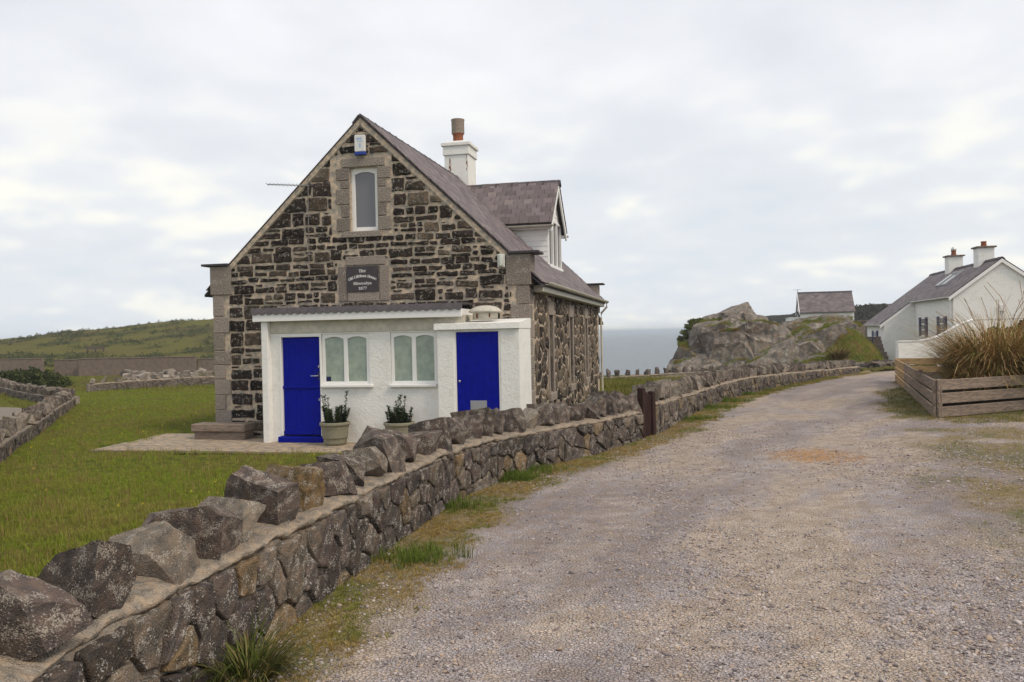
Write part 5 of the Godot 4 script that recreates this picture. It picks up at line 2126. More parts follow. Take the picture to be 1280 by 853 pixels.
	var t6 := Track.new([[2.2, 35.6], [6.0, 36.0], [9.0, 36.5], [12.5, 37.4]], 0.4)
	var low5 := func(s: float): return -0.36 + 0.026 * s
	wall_body(w5, t6, low5, -0.9, 0.4)
	s1 = 0.3
	while s1 < t6.length() - 0.2:
		coping(w5, t6, s1, low5.call(s1), Vector3(0.075, rng.randf_range(0.13, 0.17) if s1 < 6.3 else rng.randf_range(0.07, 0.12), 0.12), 0.2, rng.randf_range(-0.2, 0.2), rng.randf_range(-0.06, 0.06), 0.0, vary(lin(0.15, 0.12, 0.11), 0.2), 4, 2)
		s1 += rng.randf_range(0.4, 0.45) if s1 < 6.3 else rng.randf_range(0.7, 1.1)

	# end of the lane: a low mossy kerb wall and a heap of slabs
	var w6 := thing("kerb_wall", "low mossy kerb wall before the white cottage", "wall")
	var t7 := Track.new([[12.9, 30.4], [15.0, 32.2], [18.2, 34.6], [20.5, 37.0]], 0.4)
	part("mortar_core", mass(t7, [[0.0, -0.7], [0.0, -0.02], [-0.3, 0.02], [-0.34, -0.7]], 0.0, t7.length(), 0.25, 0.05).mesh(), M.concrete, w6)
	var moss_cap := mass(t7, [[0.03, -0.06], [0.03, 0.03], [-0.12, 0.09], [-0.34, 0.05], [-0.36, -0.05]], 0.0, t7.length(), 0.15, 0.06)
	for i in moss_cap.c.size():
		moss_cap.c[i] = lin(0.12, 0.11, 0.04)
	part("moss_cap", moss_cap.mesh(), M.turf, w6)
	for i in 34:
		var q := at(rng.randf_range(12.9, 15.9), 0.0, 0.0)
		q.z = -(31.0 + (q.x - 12.6) * 0.95 + rng.randf_range(0.1, 1.3))
		q.y = -0.2 + rng.randf_range(0.0, 0.36)
		var m := shard(Vector3(rng.randf_range(0.14, 0.3), rng.randf_range(0.05, 0.1), rng.randf_range(0.12, 0.22)), 4, 1, vary(lin(0.17, 0.14, 0.12), 0.35))
		tag(part("stone_slab", m, M.coping, self, Transform3D(Basis(Vector3.UP, rng.randf() * TAU) * Basis(Vector3.RIGHT, rng.randf_range(-0.6, 0.6)), q)), "tumbled stone slab in the heap between kerb wall and grassy rock", "stone", "tumbled slabs below the grassy rock")

	# concrete wall below the headland
	var c := thing("concrete_wall", "long brown concrete wall in stepped lengths below the headland", "wall")
	for p in [[-42.0, -29.3, 0.76, 51.4], [-29.2, -27.4, 0.62, 52.6], [-27.35, -19.95, 0.68, 52.0], [-19.9, -15.2, 0.52, 52.2], [-15.1, -9.0, 0.5, 52.5]]:
		f = Flat.new()
		f.span(p[0], p[1], -2.0, p[2] - 0.05, -p[3] - 0.3, -p[3], 0.02)
		f.span(p[0] - 0.02, p[1] + 0.02, p[2] - 0.05, p[2], -p[3] - 0.33, -p[3] + 0.03, 0.015)
		part("panel", f.mesh(), M.concrete, c)
	# rubble between the two
	for i in 170:
		var d := rng.randf_range(38.5, 48.0)
		var x := rng.randf_range(-0.47 * d, -0.3 * d)
		if d < steps(x, [[-19.0, 36.0], [-16.0, 38.2], [-10.0, 41.5]]):
			continue
		var k := rng.randf_range(0.08, 0.24)
		var m := shard(Vector3(k, k * 0.7, k * 0.8), 5, 1, vary(lin(0.36, 0.31, 0.26) if rng.randf() < 0.7 else lin(0.17, 0.14, 0.12), 0.3))
		tag(part("loose_stone", m, M.coping, self, Transform3D(Basis(Vector3.UP, rng.randf() * TAU), at(x, ground_y(x, d) + k * 0.4 + smoothstep(38.0, 48.0, d) * 0.22, d))), "pale loose stone in the rubble before the concrete wall", "stone", "loose stones before the concrete wall")
	var mound := Smooth.new()
	for j in 14:
		for i in 30:
			var x := lerpf(-24.0, -9.0, i / 29.0)
			var d := lerpf(38.5, 50.5, j / 13.0) + (x + 16.0) * 0.25
			var edge := minf(minf(i, 29 - i) / 4.0, minf(j, 13 - j) / 3.0)
			mound.add(at(x, ground_y(x, d) - 0.12 + 0.36 * smoothstep(0.0, 1.0, edge) * smoothstep(38.0, 47.0, d) + 0.1 * noise_b.get_noise_2d(x * 4.0, d * 4.0), d), lin(0.15, 0.13, 0.05))
	mound.sheet(14, 30)
	setting("bank", mound.mesh(), M.turf)
	# timber bench on the headland path
	var b := thing("timber_lookout", "small weathered timber platform on the headland slope", "platform", Transform3D(Basis(Vector3.UP, 0.3), at(-56.5, ground_y(-56.5, 112.0) + 0.35, 112.0)))
	f = Flat.new()
	f.span(-1.1, 1.1, 0.05, 0.45, -0.4, 0.4, 0.01, lin(0.4, 0.4, 0.4))
	part("deck", f.mesh(), M.grey_wood, b)
	for x in [-1.0, 0.0, 1.0]:
		f = Flat.new()
		f.span(x - 0.07, x + 0.07, -0.5, 0.75 if x < -0.5 else 0.3, -0.05, 0.05, 0.01, lin(0.4, 0.4, 0.4))
		part("post", f.mesh(), M.grey_wood, b)


func build_patio() -> void:
	# slabs of pale concrete before the porch, with open joints
	var p := Node3D.new()
	p.name = "patio"
	p.set_meta("kind", "structure")
	add_child(p)
	p.transform = HOUSE
	var under := Flat.new()
	under.span(-6.4, 3.4, -0.4, -0.15, -0.4, 2.3)
	under.v.clear(); under.n.clear(); under.c.clear()
	under.prism(PackedVector2Array([Vector2(3.6, -1.05), Vector2(3.6, -2.3), Vector2(-4.8, -2.3), Vector2(-5.0, 0.35), Vector2(-3.55, 0.35), Vector2(-3.55, -0.02), Vector2(-1.9, -0.02)]), -0.3, -0.155, Transform3D(Basis(Vector3.RIGHT, Vector3(0, 0, -1), Vector3.UP), Vector3.ZERO))
	part("bedding", under.mesh(), M.soil, p)
	for j in 4:
		var z0 := -0.35 + j * 0.66
		var n := 11
		for i in n:
			var x0 := -5.0 - 0.0 * j + i * 0.8 + (0.3 if j % 2 else 0.0)
			var x1 := x0 + 0.79
			if i == 0:
				x0 = -4.95 + 0.05 * j
			var poly := PackedVector2Array([Vector2(x0, z0 + 0.006), Vector2(x1, z0 + 0.006), Vector2(x1, z0 + 0.654), Vector2(x0, z0 + 0.654)])
			var mid := Vector2((x0 + x1) / 2.0, z0 + 0.33)
			if mid.x > 3.3 or (mid.y < 0.0 and mid.x > -3.6) or (mid.y < 1.0 and mid.x > -1.9 + 0.3 and mid.y < 0.6):
				continue
			var f := Flat.new()
			var flipped := PackedVector2Array()
			for q in poly:
				flipped.append(Vector2(q.x, -q.y))
			f.prism(flipped, -0.16, -0.122 + rng.randf_range(-0.003, 0.003), Transform3D(Basis(Vector3.RIGHT, Vector3(0, 0, -1), Vector3.UP), Vector3.ZERO), vary(lin(1, 1, 1), 0.09))
			part("slab", f.mesh(), M.paving, p)


# ------------------------------------------------------------------ the rocks by the sea
func lump(x: float, d: float, l: Array) -> float:
	var q := Vector2((x - l[0]) / l[2], (d - l[1]) / l[3])
	var r := q.length()
	if r > 1.0:
		return -9.0
	return -0.6 + (l[4] + 0.6) * pow(1.0 - pow(r, 2.2), 0.8)


func boulder(into: Dictionary, where: Vector3, half: Vector3, turn: Vector3, fine: int, sharp: float) -> void:
	# one great worn block of an outcrop, added to its body
	var m := shard(half, 9, 4 if fine > 18 else 3, lin(1, 1, 1), 0.06, 0.3)
	var a := m.surface_get_arrays(0)
	var b := Basis.from_euler(turn)
	var v: PackedVector3Array = a[Mesh.ARRAY_VERTEX]
	var n: PackedVector3Array = a[Mesh.ARRAY_NORMAL]
	var k: PackedInt32Array = a[Mesh.ARRAY_INDEX]
	var first: int = into.v.size()
	for i in v.size():
		var p := where + b * v[i]
		into.v.append(p)
		into.n.append(b * n[i])
		# grey and brown in bands along the bedding, with paler weathered skin
		var band := noise_b.get_noise_3d(p.x * 1.4 + p.y * 1.2, p.y * 3.0 - p.x, p.z * 1.2)
		var c := lin(0.24, 0.205, 0.172).lerp(lin(0.15, 0.122, 0.102), smoothstep(-0.15, 0.3, band))
		c = c.lerp(lin(0.33, 0.29, 0.24), 0.6 * smoothstep(0.05, 0.35, noise_a.get_noise_3dv(p * 3.0)))
		into.c.append(vary(c, 0.1))
	for i in k:
		into.k.append(first + i)


func build_rocks() -> void:
	var sets := [
		["bare grey rock outcrop with heather on its back by the sea", [
			[11.3, 0.2, 42.8, 1.9, 2.0, 2.4, 28], [12.0, 1.75, 43.2, 0.95, 1.1, 1.0, 20], [12.7, 0.9, 42.6, 0.85, 1.35, 1.3, 20], [10.3, 0.5, 42.6, 1.3, 1.35, 1.6, 22], [9.65, -0.35, 41.7, 1.15, 1.05, 1.5, 24], [8.95, -0.65, 40.6, 1.0, 0.95, 1.3, 20],
			[10.75, 0.1, 40.6, 1.2, 1.35, 1.1, 26], [12.3, -0.2, 39.9, 1.6, 0.85, 1.3, 22], [13.35, 0.1, 42.6, 0.95, 1.5, 1.5, 22], [11.9, 0.5, 41.2, 1.1, 1.2, 1.1, 22],
			[9.3, -0.45, 39.4, 0.6, 0.45, 0.6, 12], [10.2, -0.45, 39.0, 0.7, 0.4, 0.6, 12], [11.3, -0.4, 38.8, 0.8, 0.5, 0.6, 12], [8.2, -0.5, 39.8, 0.5, 0.5, 0.6, 12]]],
		["lichened rock mound with grass slope before the distant white house", [
			[16.8, 0.02, 44.6, 1.6, 2.1, 2.0, 26], [14.6, -0.3, 41.6, 1.35, 1.5, 1.8, 26], [13.75, -0.25, 40.1, 1.15, 0.95, 1.2, 20], [15.4, 0.0, 41.2, 1.3, 1.1, 1.5, 20],
			[15.95, 0.35, 43.4, 0.8, 1.1, 1.1, 20], [17.3, 1.0, 43.2, 0.7, 0.55, 0.8, 14], [16.6, 0.75, 41.4, 0.6, 0.5, 0.6, 12], [14.4, -0.3, 38.7, 1.0, 0.6, 0.8, 14]]]]
	for k in 2:
		var q: Array = sets[k]
		rng.seed = [107, 204][k]
		var body := {"v": PackedVector3Array(), "n": PackedVector3Array(), "c": PackedColorArray(), "k": PackedInt32Array()}
		for r in q[1]:
			boulder(body, at(r[0], r[1], r[2]), Vector3(r[3], r[4], r[5]) * 1.06, Vector3(rng.randf_range(-0.2, 0.2), rng.randf_range(-0.5, 0.5), rng.randf_range(0.05, 0.3)), r[6], 30.0)
		var a := []
		a.resize(Mesh.ARRAY_MAX)
		a[Mesh.ARRAY_VERTEX] = body.v
		a[Mesh.ARRAY_NORMAL] = body.n
		a[Mesh.ARRAY_COLOR] = body.c
		a[Mesh.ARRAY_INDEX] = body.k
		var m := ArrayMesh.new()
		m.add_surface_from_arrays(Mesh.PRIMITIVE_TRIANGLES, a)
		tag(part("rock_outcrop", m, M.outcrop, self), q[0], "rock")
		# how high the rock stands at each place
		var tops := {}
		for p: Vector3 in body.v:
			var key := Vector2i(int(floor(p.x / 0.22)), int(floor(-p.z / 0.22)))
			tops[key] = maxf(tops.get(key, -9.0), p.y)
		var pockets := []
		for i in body.v.size():
			var p: Vector3 = body.v[i]
			var up: Vector3 = body.n[i]
			var key := Vector2i(int(floor(p.x / 0.22)), int(floor(-p.z / 0.22)))
			if up.y > 0.8 and p.y > tops[key] - 0.12 and p.y < 2.2 and noise_b.get_noise_2d(p.x * 3.0 + 20.0, p.z * 3.0) > (0.1 if k == 0 else 0.02):
				pockets.append(p)
		turf_on(pockets)
		if k == 1:
			continue
		# heather follows the back of the first rock
		var labels := ["dark green heather bush low on the seaward flank of rock outcrop", "dark heather mat on the seaward shoulder of rock outcrop", "heather bush halfway up the rock outcrop's back", "rounded heather bush on the upper back of rock outcrop", "heather bush below the summit knob of rock outcrop", "dense dark heather mat just under the summit knob", "heather beside the summit knob of rock outcrop"]
		var line := [8.8, 9.2, 9.6, 10.0, 10.45, 10.9, 11.35]
		for i in line.size():
			var x: float = line[i]
			var best := -9.0
			var bd := 41.0
			for key: Vector2i in tops:
				if key.x == int(floor(x / 0.22)) and tops[key] > best:
					best = tops[key]
					bd = (key.y + 0.5) * 0.22
			var bush_ := thing("heather_bush", labels[i], "bush")
			var places := []
			var cols := PackedColorArray()
			for e in 90:
				var px := x + rng.randfn() * 0.2
				var pd := bd - rng.randf() * 0.9 + rng.randfn() * 0.1
				var y: float = tops.get(Vector2i(int(floor(px / 0.22)), int(floor(pd / 0.22))), -9.0)
				if y < best - 0.7 or y > 2.2:
					continue
				places.append(Transform3D(Basis(Vector3.UP, rng.randf() * TAU).scaled(Vector3.ONE * rng.randf_range(0.07, 0.13)), at(px, y + rng.randf_range(-0.05, 0.05), pd)))
				cols.append(vary(lin(0.07, 0.09, 0.022).lerp(lin(0.14, 0.14, 0.035), rng.randf()), 0.3))
			if places.size() < 8:
				remove_child(bush_)
				bush_.free()
				continue
			scatter("foliage", M_clump, M.leaf, places, cols, bush_)
	# the green bank the second rock stands in
	var lumps := [[16.3, 41.6, 1.95, 3.9, 1.55], [15.3, 38.6, 2.4, 3.4, 0.4], [16.8, 43.2, 1.9, 3.0, 1.75], [14.2, 38.4, 1.8, 2.4, 0.1]]
	var s := Smooth.new()
	var n := 80
	var rows := 110
	for j in rows + 1:
		for i in n + 1:
			var x := lerpf(12.2, 19.2, float(i) / n)
			var d := lerpf(35.6, 46.5, float(j) / rows)
			var h := -0.9
			for l in lumps:
				h = maxf(h, lump(x + 0.3 * noise_b.get_noise_2d(x * 3.0, d * 3.0), d, l))
			if h > -0.6:
				h += 0.2 * noise_b.get_noise_2d(x * 4.0, d * 4.0) + 0.08 * noise_a.get_noise_2d(x * 6.0, d * 6.0)
			var c := lin(0.15, 0.165, 0.035).lerp(lin(0.21, 0.15, 0.055), smoothstep(-0.1, 0.3, noise_a.get_noise_2d(x * 5.0, d * 5.0)))
			s.add(at(x, h, d), c)
	s.sheet(rows + 1, n + 1)
	setting("bank", s.mesh(), M.turf)
	var green := []
	for p: Vector3 in s.v:
		if p.y > -0.5:
			green.append(p)
	turf_on(green)
	# a tussock on the slope
	var tuss := thing("grass_tussock", "tall straw-coloured tussock on the slope above the lane wall", "grass", Transform3D(Basis(), at(14.75, 0.15, 37.2)))
	var f := Flat.new()
	blades(f, Vector3.ZERO, 500, 0.25, 0.85, 0.7, [lin(0.2, 0.14, 0.05), lin(0.14, 0.13, 0.04), lin(0.26, 0.18, 0.08)], 0.012)
	part("blade", f.mesh(), M.leaf, tuss).set_meta("kind", "stuff")


func turf_on(spots_: Array) -> void:
	var places := []
	var cols := PackedColorArray()
	for p in spots_:
		for e in 2:
			var k := rng.randf_range(0.07, 0.15)
			places.append(Transform3D(Basis(Vector3.UP, rng.randf() * TAU).scaled(Vector3.ONE * k), p + Vector3(rng.randf_range(-0.06, 0.06), -0.02, rng.randf_range(-0.06, 0.06))))
			cols.append(vary(lin(0.2, 0.235, 0.038).lerp(lin(0.28, 0.2, 0.065), smoothstep(-0.1, 0.35, noise_a.get_noise_2d(p.x * 4.0, p.z * 4.0))), 0.25))
	if places.is_empty():
		return
	var turf := scatter("rock_grass", M_tuft, M.leaf, places, cols)
	turf.set_meta("label", "short grass growing in pockets on the rocks")
	turf.set_meta("category", "grass")


var M_tuft: ArrayMesh
var M_clump: ArrayMesh


func bush(called: String, label: String, where: Vector3, radius: Vector3, n: int, leaf: float, c0: Color, c1: Color, mesh_: Mesh) -> void:
	var o := thing(called, label, "bush", Transform3D(Basis(), where))
	var places := []
	var cols := PackedColorArray()
	for i in n:
		var d := Vector3(rng.randfn(), absf(rng.randfn()), rng.randfn()).normalized() * pow(rng.randf(), 0.3)
		var bump := 0.85 + 0.4 * noise_a.get_noise_3dv((where + d * radius) * 3.0)
		places.append(Transform3D(Basis(Vector3(rng.randfn(), rng.randfn(), rng.randfn()).normalized(), rng.randf() * TAU).scaled(Vector3.ONE * leaf * rng.randf_range(0.7, 1.3)), d * radius * bump))
		cols.append(vary(c0.lerp(c1, rng.randf()), 0.3))
	scatter("foliage", mesh_, M.leaf, places, cols, o)
	var s := Smooth.new()
	for i in 5:
		var g := i * 1.3
		s.tube([Vector3(cos(g) * 0.1, -0.1, sin(g) * 0.1), Vector3(cos(g) * radius.x * 0.3, radius.y * 0.4, sin(g) * radius.z * 0.3), Vector3(cos(g) * radius.x * 0.55, radius.y * 0.75, sin(g) * radius.z * 0.55)], [0.03, 0.02, 0.008], 5, lin(0.06, 0.045, 0.03))
	part("stem", s.mesh(), M.leaf, o)


# ------------------------------------------------------------------ raised bed
const BED := [Vector2(7.38, 14.4), Vector2(11.3, 24.3), Vector2(15.5, 23.0), Vector2(13.6, 17.3)]


func in_planter(x: float, d: float) -> bool:
	return Geometry2D.is_point_in_polygon(Vector2(x, d), PackedVector2Array(BED))


func build_planter() -> void:
	var o := thing("timber_planter", "raised bed of three weathered horizontal boards at the lane side", "planter")
	var sides := [[0, 1, lin(0.95, 0.95, 1.0)], [0, 3, lin(0.9, 0.9, 0.95)], [1, 2, lin(1, 1, 1)], [3, 2, lin(1, 1, 1)]]
	for s in sides:
		var a: Vector2 = BED[s[0]]
		var b: Vector2 = BED[s[1]]
		var l := a.distance_to(b)
		var n := maxi(1, int(round(l / 3.4)))
		var x := Vector3(b.x - a.x, 0, -(b.y - a.y)).normalized()
		var out := x.cross(Vector3.UP)
		var mid := (BED[0] + BED[1] + BED[2] + BED[3]) / 4.0
		if out.dot(at(mid.x, 0, mid.y) - at(a.x, 0, a.y)) > 0.0:
			out = -out
		for r in 3:
			for i in n:
				var f := Flat.new()
				var col: Color = s[2]
				f.box(Vector3.ZERO, Vector3(l / n - 0.006, 0.185, 0.042), 0.006, Basis(), vary(col, 0.1))
				var u := (i + 0.5) / n
				var c := a.lerp(b, u)
				part("board", f.mesh(), M.new_wood if s[0] == 1 or (s[1] == 1 and i == n - 1) else M.grey_wood, o, Transform3D(Basis(x, Vector3.UP, x.cross(Vector3.UP)) * Basis(Vector3.BACK, rng.randf_range(-0.004, 0.004)), at(c.x, 0.13 + r * 0.235, c.y) + out * (0.022 + rng.randf_range(0.0, 0.006))))
		for i in n + 1:
			var c := a.lerp(b, clampf(float(i) / n, 0.04 / l, 1.0 - 0.04 / l))
			var f := Flat.new()
			f.box(Vector3.ZERO, Vector3(0.85, 0.08, 0.08), 0.006, Basis(), vary(s[2], 0.1))
			part("post", f.mesh(), M.new_wood if s[0] == 1 else M.grey_wood, o, Transform3D(Basis(Vector3.UP, -x, x.cross(Vector3.UP)), at(c.x, 0.28, c.y) - out * 0.052))
	var bed := Flat.new()
	var poly := PackedVector2Array()
	var mid2 := (BED[0] + BED[1] + BED[2] + BED[3]) / 4.0
	for q in BED:
		poly.append(q + (mid2 - q).normalized() * 0.16)
	bed.prism(poly, -0.3, 0.3, Transform3D(Basis(Vector3.RIGHT, Vector3(0, 0, -1), Vector3.UP), Vector3.ZERO))
	part("soil", bed.mesh(), M.soil, o)

	var straw := [lin(0.4, 0.26, 0.11), lin(0.27, 0.14, 0.055), lin(0.15, 0.16, 0.035), lin(0.5, 0.36, 0.18), lin(0.2, 0.2, 0.05), lin(0.45, 0.32, 0.15), lin(0.32, 0.19, 0.075)]
	var leafy := [lin(0.1, 0.14, 0.03), lin(0.15, 0.18, 0.04), lin(0.2, 0.15, 0.06), lin(0.07, 0.1, 0.025)]
	var spots_ := [
		[9.0, 15.95, 700, 0.26, 0.9, straw, "straw-coloured arching grass clump spilling over the bed's corner"],
		[9.75, 16.6, 1700, 0.42, 1.8, straw, "tallest bushy straw grass clump in the middle of raised bed"],
		[10.6, 16.9, 1100, 0.4, 1.6, straw, "mixed straw and green grass clump beside the tallest one"],
		[10.3, 15.95, 420, 0.24, 0.95, leafy, "broad green strap leaves growing behind the bed's front boards"],
		[10.9, 18.6, 700, 0.35, 1.2, straw, "straw grass clump at the back of the raised bed"]]
	for q in spots_:
		var g := thing("grass_clump", q[6], "ornamental grass", Transform3D(Basis(), at(q[0], 0.28, q[1])))
		var f := Flat.new()
		blades(f, Vector3.ZERO, int(q[2] * 2.2), q[3] * 1.35, q[4], 0.75, q[5], 0.016 if q[5] == leafy else 0.0095)
		part("blade", f.mesh(), M.leaf, g).set_meta("kind", "stuff")
		var st := Smooth.new()
		var n := 13 if q[5] != leafy else 3
		for i in n:
			var g2 := rng.randf() * TAU
			var out := Vector3(cos(g2), 0, sin(g2))
			var l: float = minf(q[4] * rng.randf_range(1.05, 1.6), 2.0 if q[0] < 10.0 else 2.7)
			var p: Vector3 = out * q[3] * rng.randf() * 0.6
			var path := []
			var rad := []
			var ang := rng.randf_range(0.0, 0.35)
			for k in 7:
				path.append(p)
				rad.append(lerpf(0.0045, 0.002, k / 6.0) if k < 5 else 0.0055)
				p += (out * sin(ang) + Vector3.UP * cos(ang)) * l / 6.0
				ang += rng.randf_range(0.0, 0.16) * (1.0 + k * 0.25)
			st.tube(path, rad, 4, vary(lin(0.3, 0.18, 0.09), 0.35))
		part("stalk", st.mesh(), M.leaf, g).set_meta("kind", "stuff")
	bush("shrub", "dense brown-green shrub behind the grasses in the raised bed", at(12.7, 0.2, 19.6), Vector3(1.9, 1.85, 1.5), 3000, 0.12, lin(0.06, 0.07, 0.02), lin(0.14, 0.095, 0.035), M_clump)


# ------------------------------------------------------------------ the white houses
func slope_slating(f: Flat, a: Vector3, along: Vector3, down: Vector3, length: float, drop: float, gauge: float, width: float) -> void:
	var up := along.cross(down).normalized()
	if up.y < 0.0:
		up = -up
	var lay := Basis(along, up.cross(along), up)
	for r in int(ceil(drop / gauge)):
		var y := minf((r + 1) * gauge, drop)
		var x := -width / 2.0 if r % 2 else 0.0
		while x < length:
			var x0 := maxf(x, 0.0)
			var x1 := minf(x + width, length)
			if x1 - x0 > 0.02:
				f.box(a + along * (x0 + x1) / 2.0 + down * (y - gauge * 0.5) + up * 0.02, Vector3(x1 - x0 - 0.006, gauge * 1.15, 0.014), 0.0, lay * Basis(Vector3.RIGHT, 0.05 if lay.y.dot(down) < 0.0 else -0.05), slate_color())
			x += width


func shuttered(parent: Node3D, z: float, x: float, y0: float, y1: float, wide: float) -> void:
	# a small-paned window with a shutter on either side, in a wall that faces -x
	var f := Flat.new()
	f.span(x - 0.03, x + 0.02, y0, y1, z - wide / 2.0, z + wide / 2.0, 0.006)
	var w := part("window", f.mesh(), M.white_paint, parent)
	for i in 2:
		for j in 3:
			f = Flat.new()
			var a := z - wide / 2.0 + 0.06 + i * (wide - 0.06) / 2.0
			var b := y0 + 0.06 + j * (y1 - y0 - 0.06) / 3.0
			f.span(x - 0.036, x - 0.031, b, b + (y1 - y0 - 0.06) / 3.0 - 0.06, a, a + (wide - 0.06) / 2.0 - 0.06)
			part("pane", f.mesh(), M.dark_glass, w)
	for e in [-1.0, 1.0]:
		f = Flat.new()
		f.span(x - 0.05, x - 0.01, y0 - 0.03, y1 + 0.03, z + e * (wide / 2.0 + 0.02), z + e * (wide / 2.0 + 0.5), 0.006)
		for k in 2:
			f.span(x - 0.06, x - 0.051, lerpf(y0, y1, 0.06 + 0.5 * k), lerpf(y0, y1, 0.44 + 0.5 * k), z + e * (wide / 2.0 + 0.08), z + e * (wide / 2.0 + 0.44), 0.004)
		part("shutter", f.mesh(), M.navy_paint, w)
	f = Flat.new()
	f.span(x - 0.08, x + 0.0, y0 - 0.07, y0, z - wide / 2.0 - 0.04, z + wide / 2.0 + 0.04, 0.006)
	part("sill", f.mesh(), M.white_paint, w)


func build_cottage() -> void:
	var o := thing("white_cottage", "white cottage with long slate roof, two chimneys and dark blue shutters", "house", Transform3D(Basis(Vector3.UP, deg_to_rad(-13.0)), at(23.75, -0.35, 40.0)))
	var ridge := 5.18
	var k := 0.755
	var hw := 2.15
	var l := 12.4
	var ext := 7.4
	var low := 3.85
	var roof := func(x: float) -> float: return ridge - absf(x) * k
	var f := Flat.new()
	f.prism(PackedVector2Array([Vector2(-hw, -0.6), Vector2(hw, -0.6), Vector2(hw, roof.call(hw) - 0.06), Vector2(0, ridge - 0.06), Vector2(-hw, roof.call(hw) - 0.06)]), -l, 0.0)
	part("wall", f.mesh(), M.render, o)
	f = Flat.new()
	f.prism(PackedVector2Array([Vector2(-low, -0.6), Vector2(-hw - 0.002, -0.6), Vector2(-hw - 0.002, roof.call(hw) - 0.06), Vector2(-low, roof.call(low) - 0.06)]), -l, -ext)
	part("lean_to_wall", f.mesh(), M.render, o)
	# roof planes, slating, edge boards, gutters
	f = Flat.new()
	f.prism(PackedVector2Array([Vector2(0, ridge), Vector2(-hw - 0.2, roof.call(hw + 0.2)), Vector2(-hw - 0.2, roof.call(hw + 0.2) - 0.05), Vector2(0, ridge - 0.05)]), -ext, 0.12)
	f.prism(PackedVector2Array([Vector2(0, ridge), Vector2(-low - 0.2, roof.call(low + 0.2)), Vector2(-low - 0.2, roof.call(low + 0.2) - 0.05), Vector2(0, ridge - 0.05)]), -l - 0.1, -ext - 0.002)
	f.prism(PackedVector2Array([Vector2(0.002, ridge), Vector2(hw + 0.2, roof.call(hw + 0.2)), Vector2(hw + 0.2, roof.call(hw + 0.2) - 0.05), Vector2(0.002, ridge - 0.05)]), -l - 0.1, 0.12)
	var deck := part("roof", f.mesh(), M.dark_slate, o)
	var left := Vector3(-1, -k, 0).normalized()
	var right := Vector3(1, -k, 0).normalized()
	f = Flat.new()
	slope_slating(f, Vector3(0, ridge, 0.14), Vector3(0, 0, -1), left, ext + 0.14, (hw + 0.22) / -left.x, 0.2, 0.32)
	slope_slating(f, Vector3(0, ridge, -ext), Vector3(0, 0, -1), left, l - ext + 0.12, (low + 0.22) / -left.x, 0.2, 0.32)
	slope_slating(f, Vector3(0, ridge, 0.14), Vector3(0, 0, -1), right, l + 0.25, (hw + 0.22) / right.x, 0.2, 0.32)
	part("slating", f.mesh(), M.slate, deck).set_meta("kind", "stuff")
	ridge_tiles(o, Vector3(0, ridge + 0.035, 0.14), Vector3(0, ridge + 0.035, -l - 0.1), 0.45, 0.14, k)
	for e in [-1.0, 1.0]:
		f = Flat.new()
		f.prism(PackedVector2Array([Vector2(0, ridge - 0.02), Vector2(e * (hw + 0.22), roof.call(hw + 0.22) - 0.02), Vector2(e * (hw + 0.22), roof.call(hw + 0.22) - 0.2), Vector2(0, ridge - 0.2)]), 0.1, 0.13)
		part("bargeboard", f.mesh(), M.white_paint, o)
	f = Flat.new()
	f.prism(PackedVector2Array([Vector2(-hw - 0.18, roof.call(hw + 0.18) - 0.03), Vector2(-low - 0.22, roof.call(low + 0.22) - 0.03), Vector2(-low - 0.22, roof.call(low + 0.22) - 0.22), Vector2(-hw - 0.18, roof.call(hw + 0.18) - 0.22)]), -ext + 0.002, -ext + 0.04)
	part("bargeboard", f.mesh(), M.white_paint, o)
	gutter(o, Vector3(-hw - 0.26, roof.call(hw + 0.2) - 0.02, -ext + 0.06), Vector3(-hw - 0.26, roof.call(hw + 0.2) - 0.02, 0.1), 0.06, M.white_paint)
	gutter(o, Vector3(-low - 0.26, roof.call(low + 0.2) - 0.02, -l), Vector3(-low - 0.26, roof.call(low + 0.2) - 0.02, -ext), 0.06, M.white_paint)
	var pipe := Smooth.new()
	pipe.tube([Vector3(-hw - 0.08, roof.call(hw) - 0.2, -0.15), Vector3(-hw - 0.08, -0.5, -0.15)], [0.035, 0.035], 8)
	part("downpipe", pipe.mesh(), M.white_paint, o)
	# chimneys
	for q in [[-2.5, 0.82, true], [-7.7, 0.8, false]]:
		f = Flat.new()
		f.span(-0.38, 0.38, ridge - 0.7, ridge + 0.72, q[0] - 0.38, q[0] + 0.38, 0.01)
		var ch := part("chimney", f.mesh(), M.render, o)
		f = Flat.new()
		f.span(-0.47, 0.47, ridge + 0.72, ridge + 0.8, q[0] - 0.47, q[0] + 0.47, 0.01)
		part("chimney_cap", f.mesh(), M.concrete, ch)
		var s := Smooth.new()
		s.lathe([[0.0, 0.0], [0.15, 0.0], [0.14, 0.05], [0.12, 0.22], [0.14, 0.24], [0.14, 0.28], [0.0, 0.28]], 16, Vector3(0, ridge + 0.79, q[0]))
		part("chimney_pot", s.mesh(), M.terracotta, ch)
		if not q[2]:
			s = Smooth.new()
			s.lathe([[0.11, 0.0], [0.15, 0.06], [0.13, 0.16], [0.07, 0.22], [0.0, 0.235]], 14, Vector3(0, ridge + 1.06, q[0]))
			part("chimney_guard", s.mesh(), M.steel, ch)
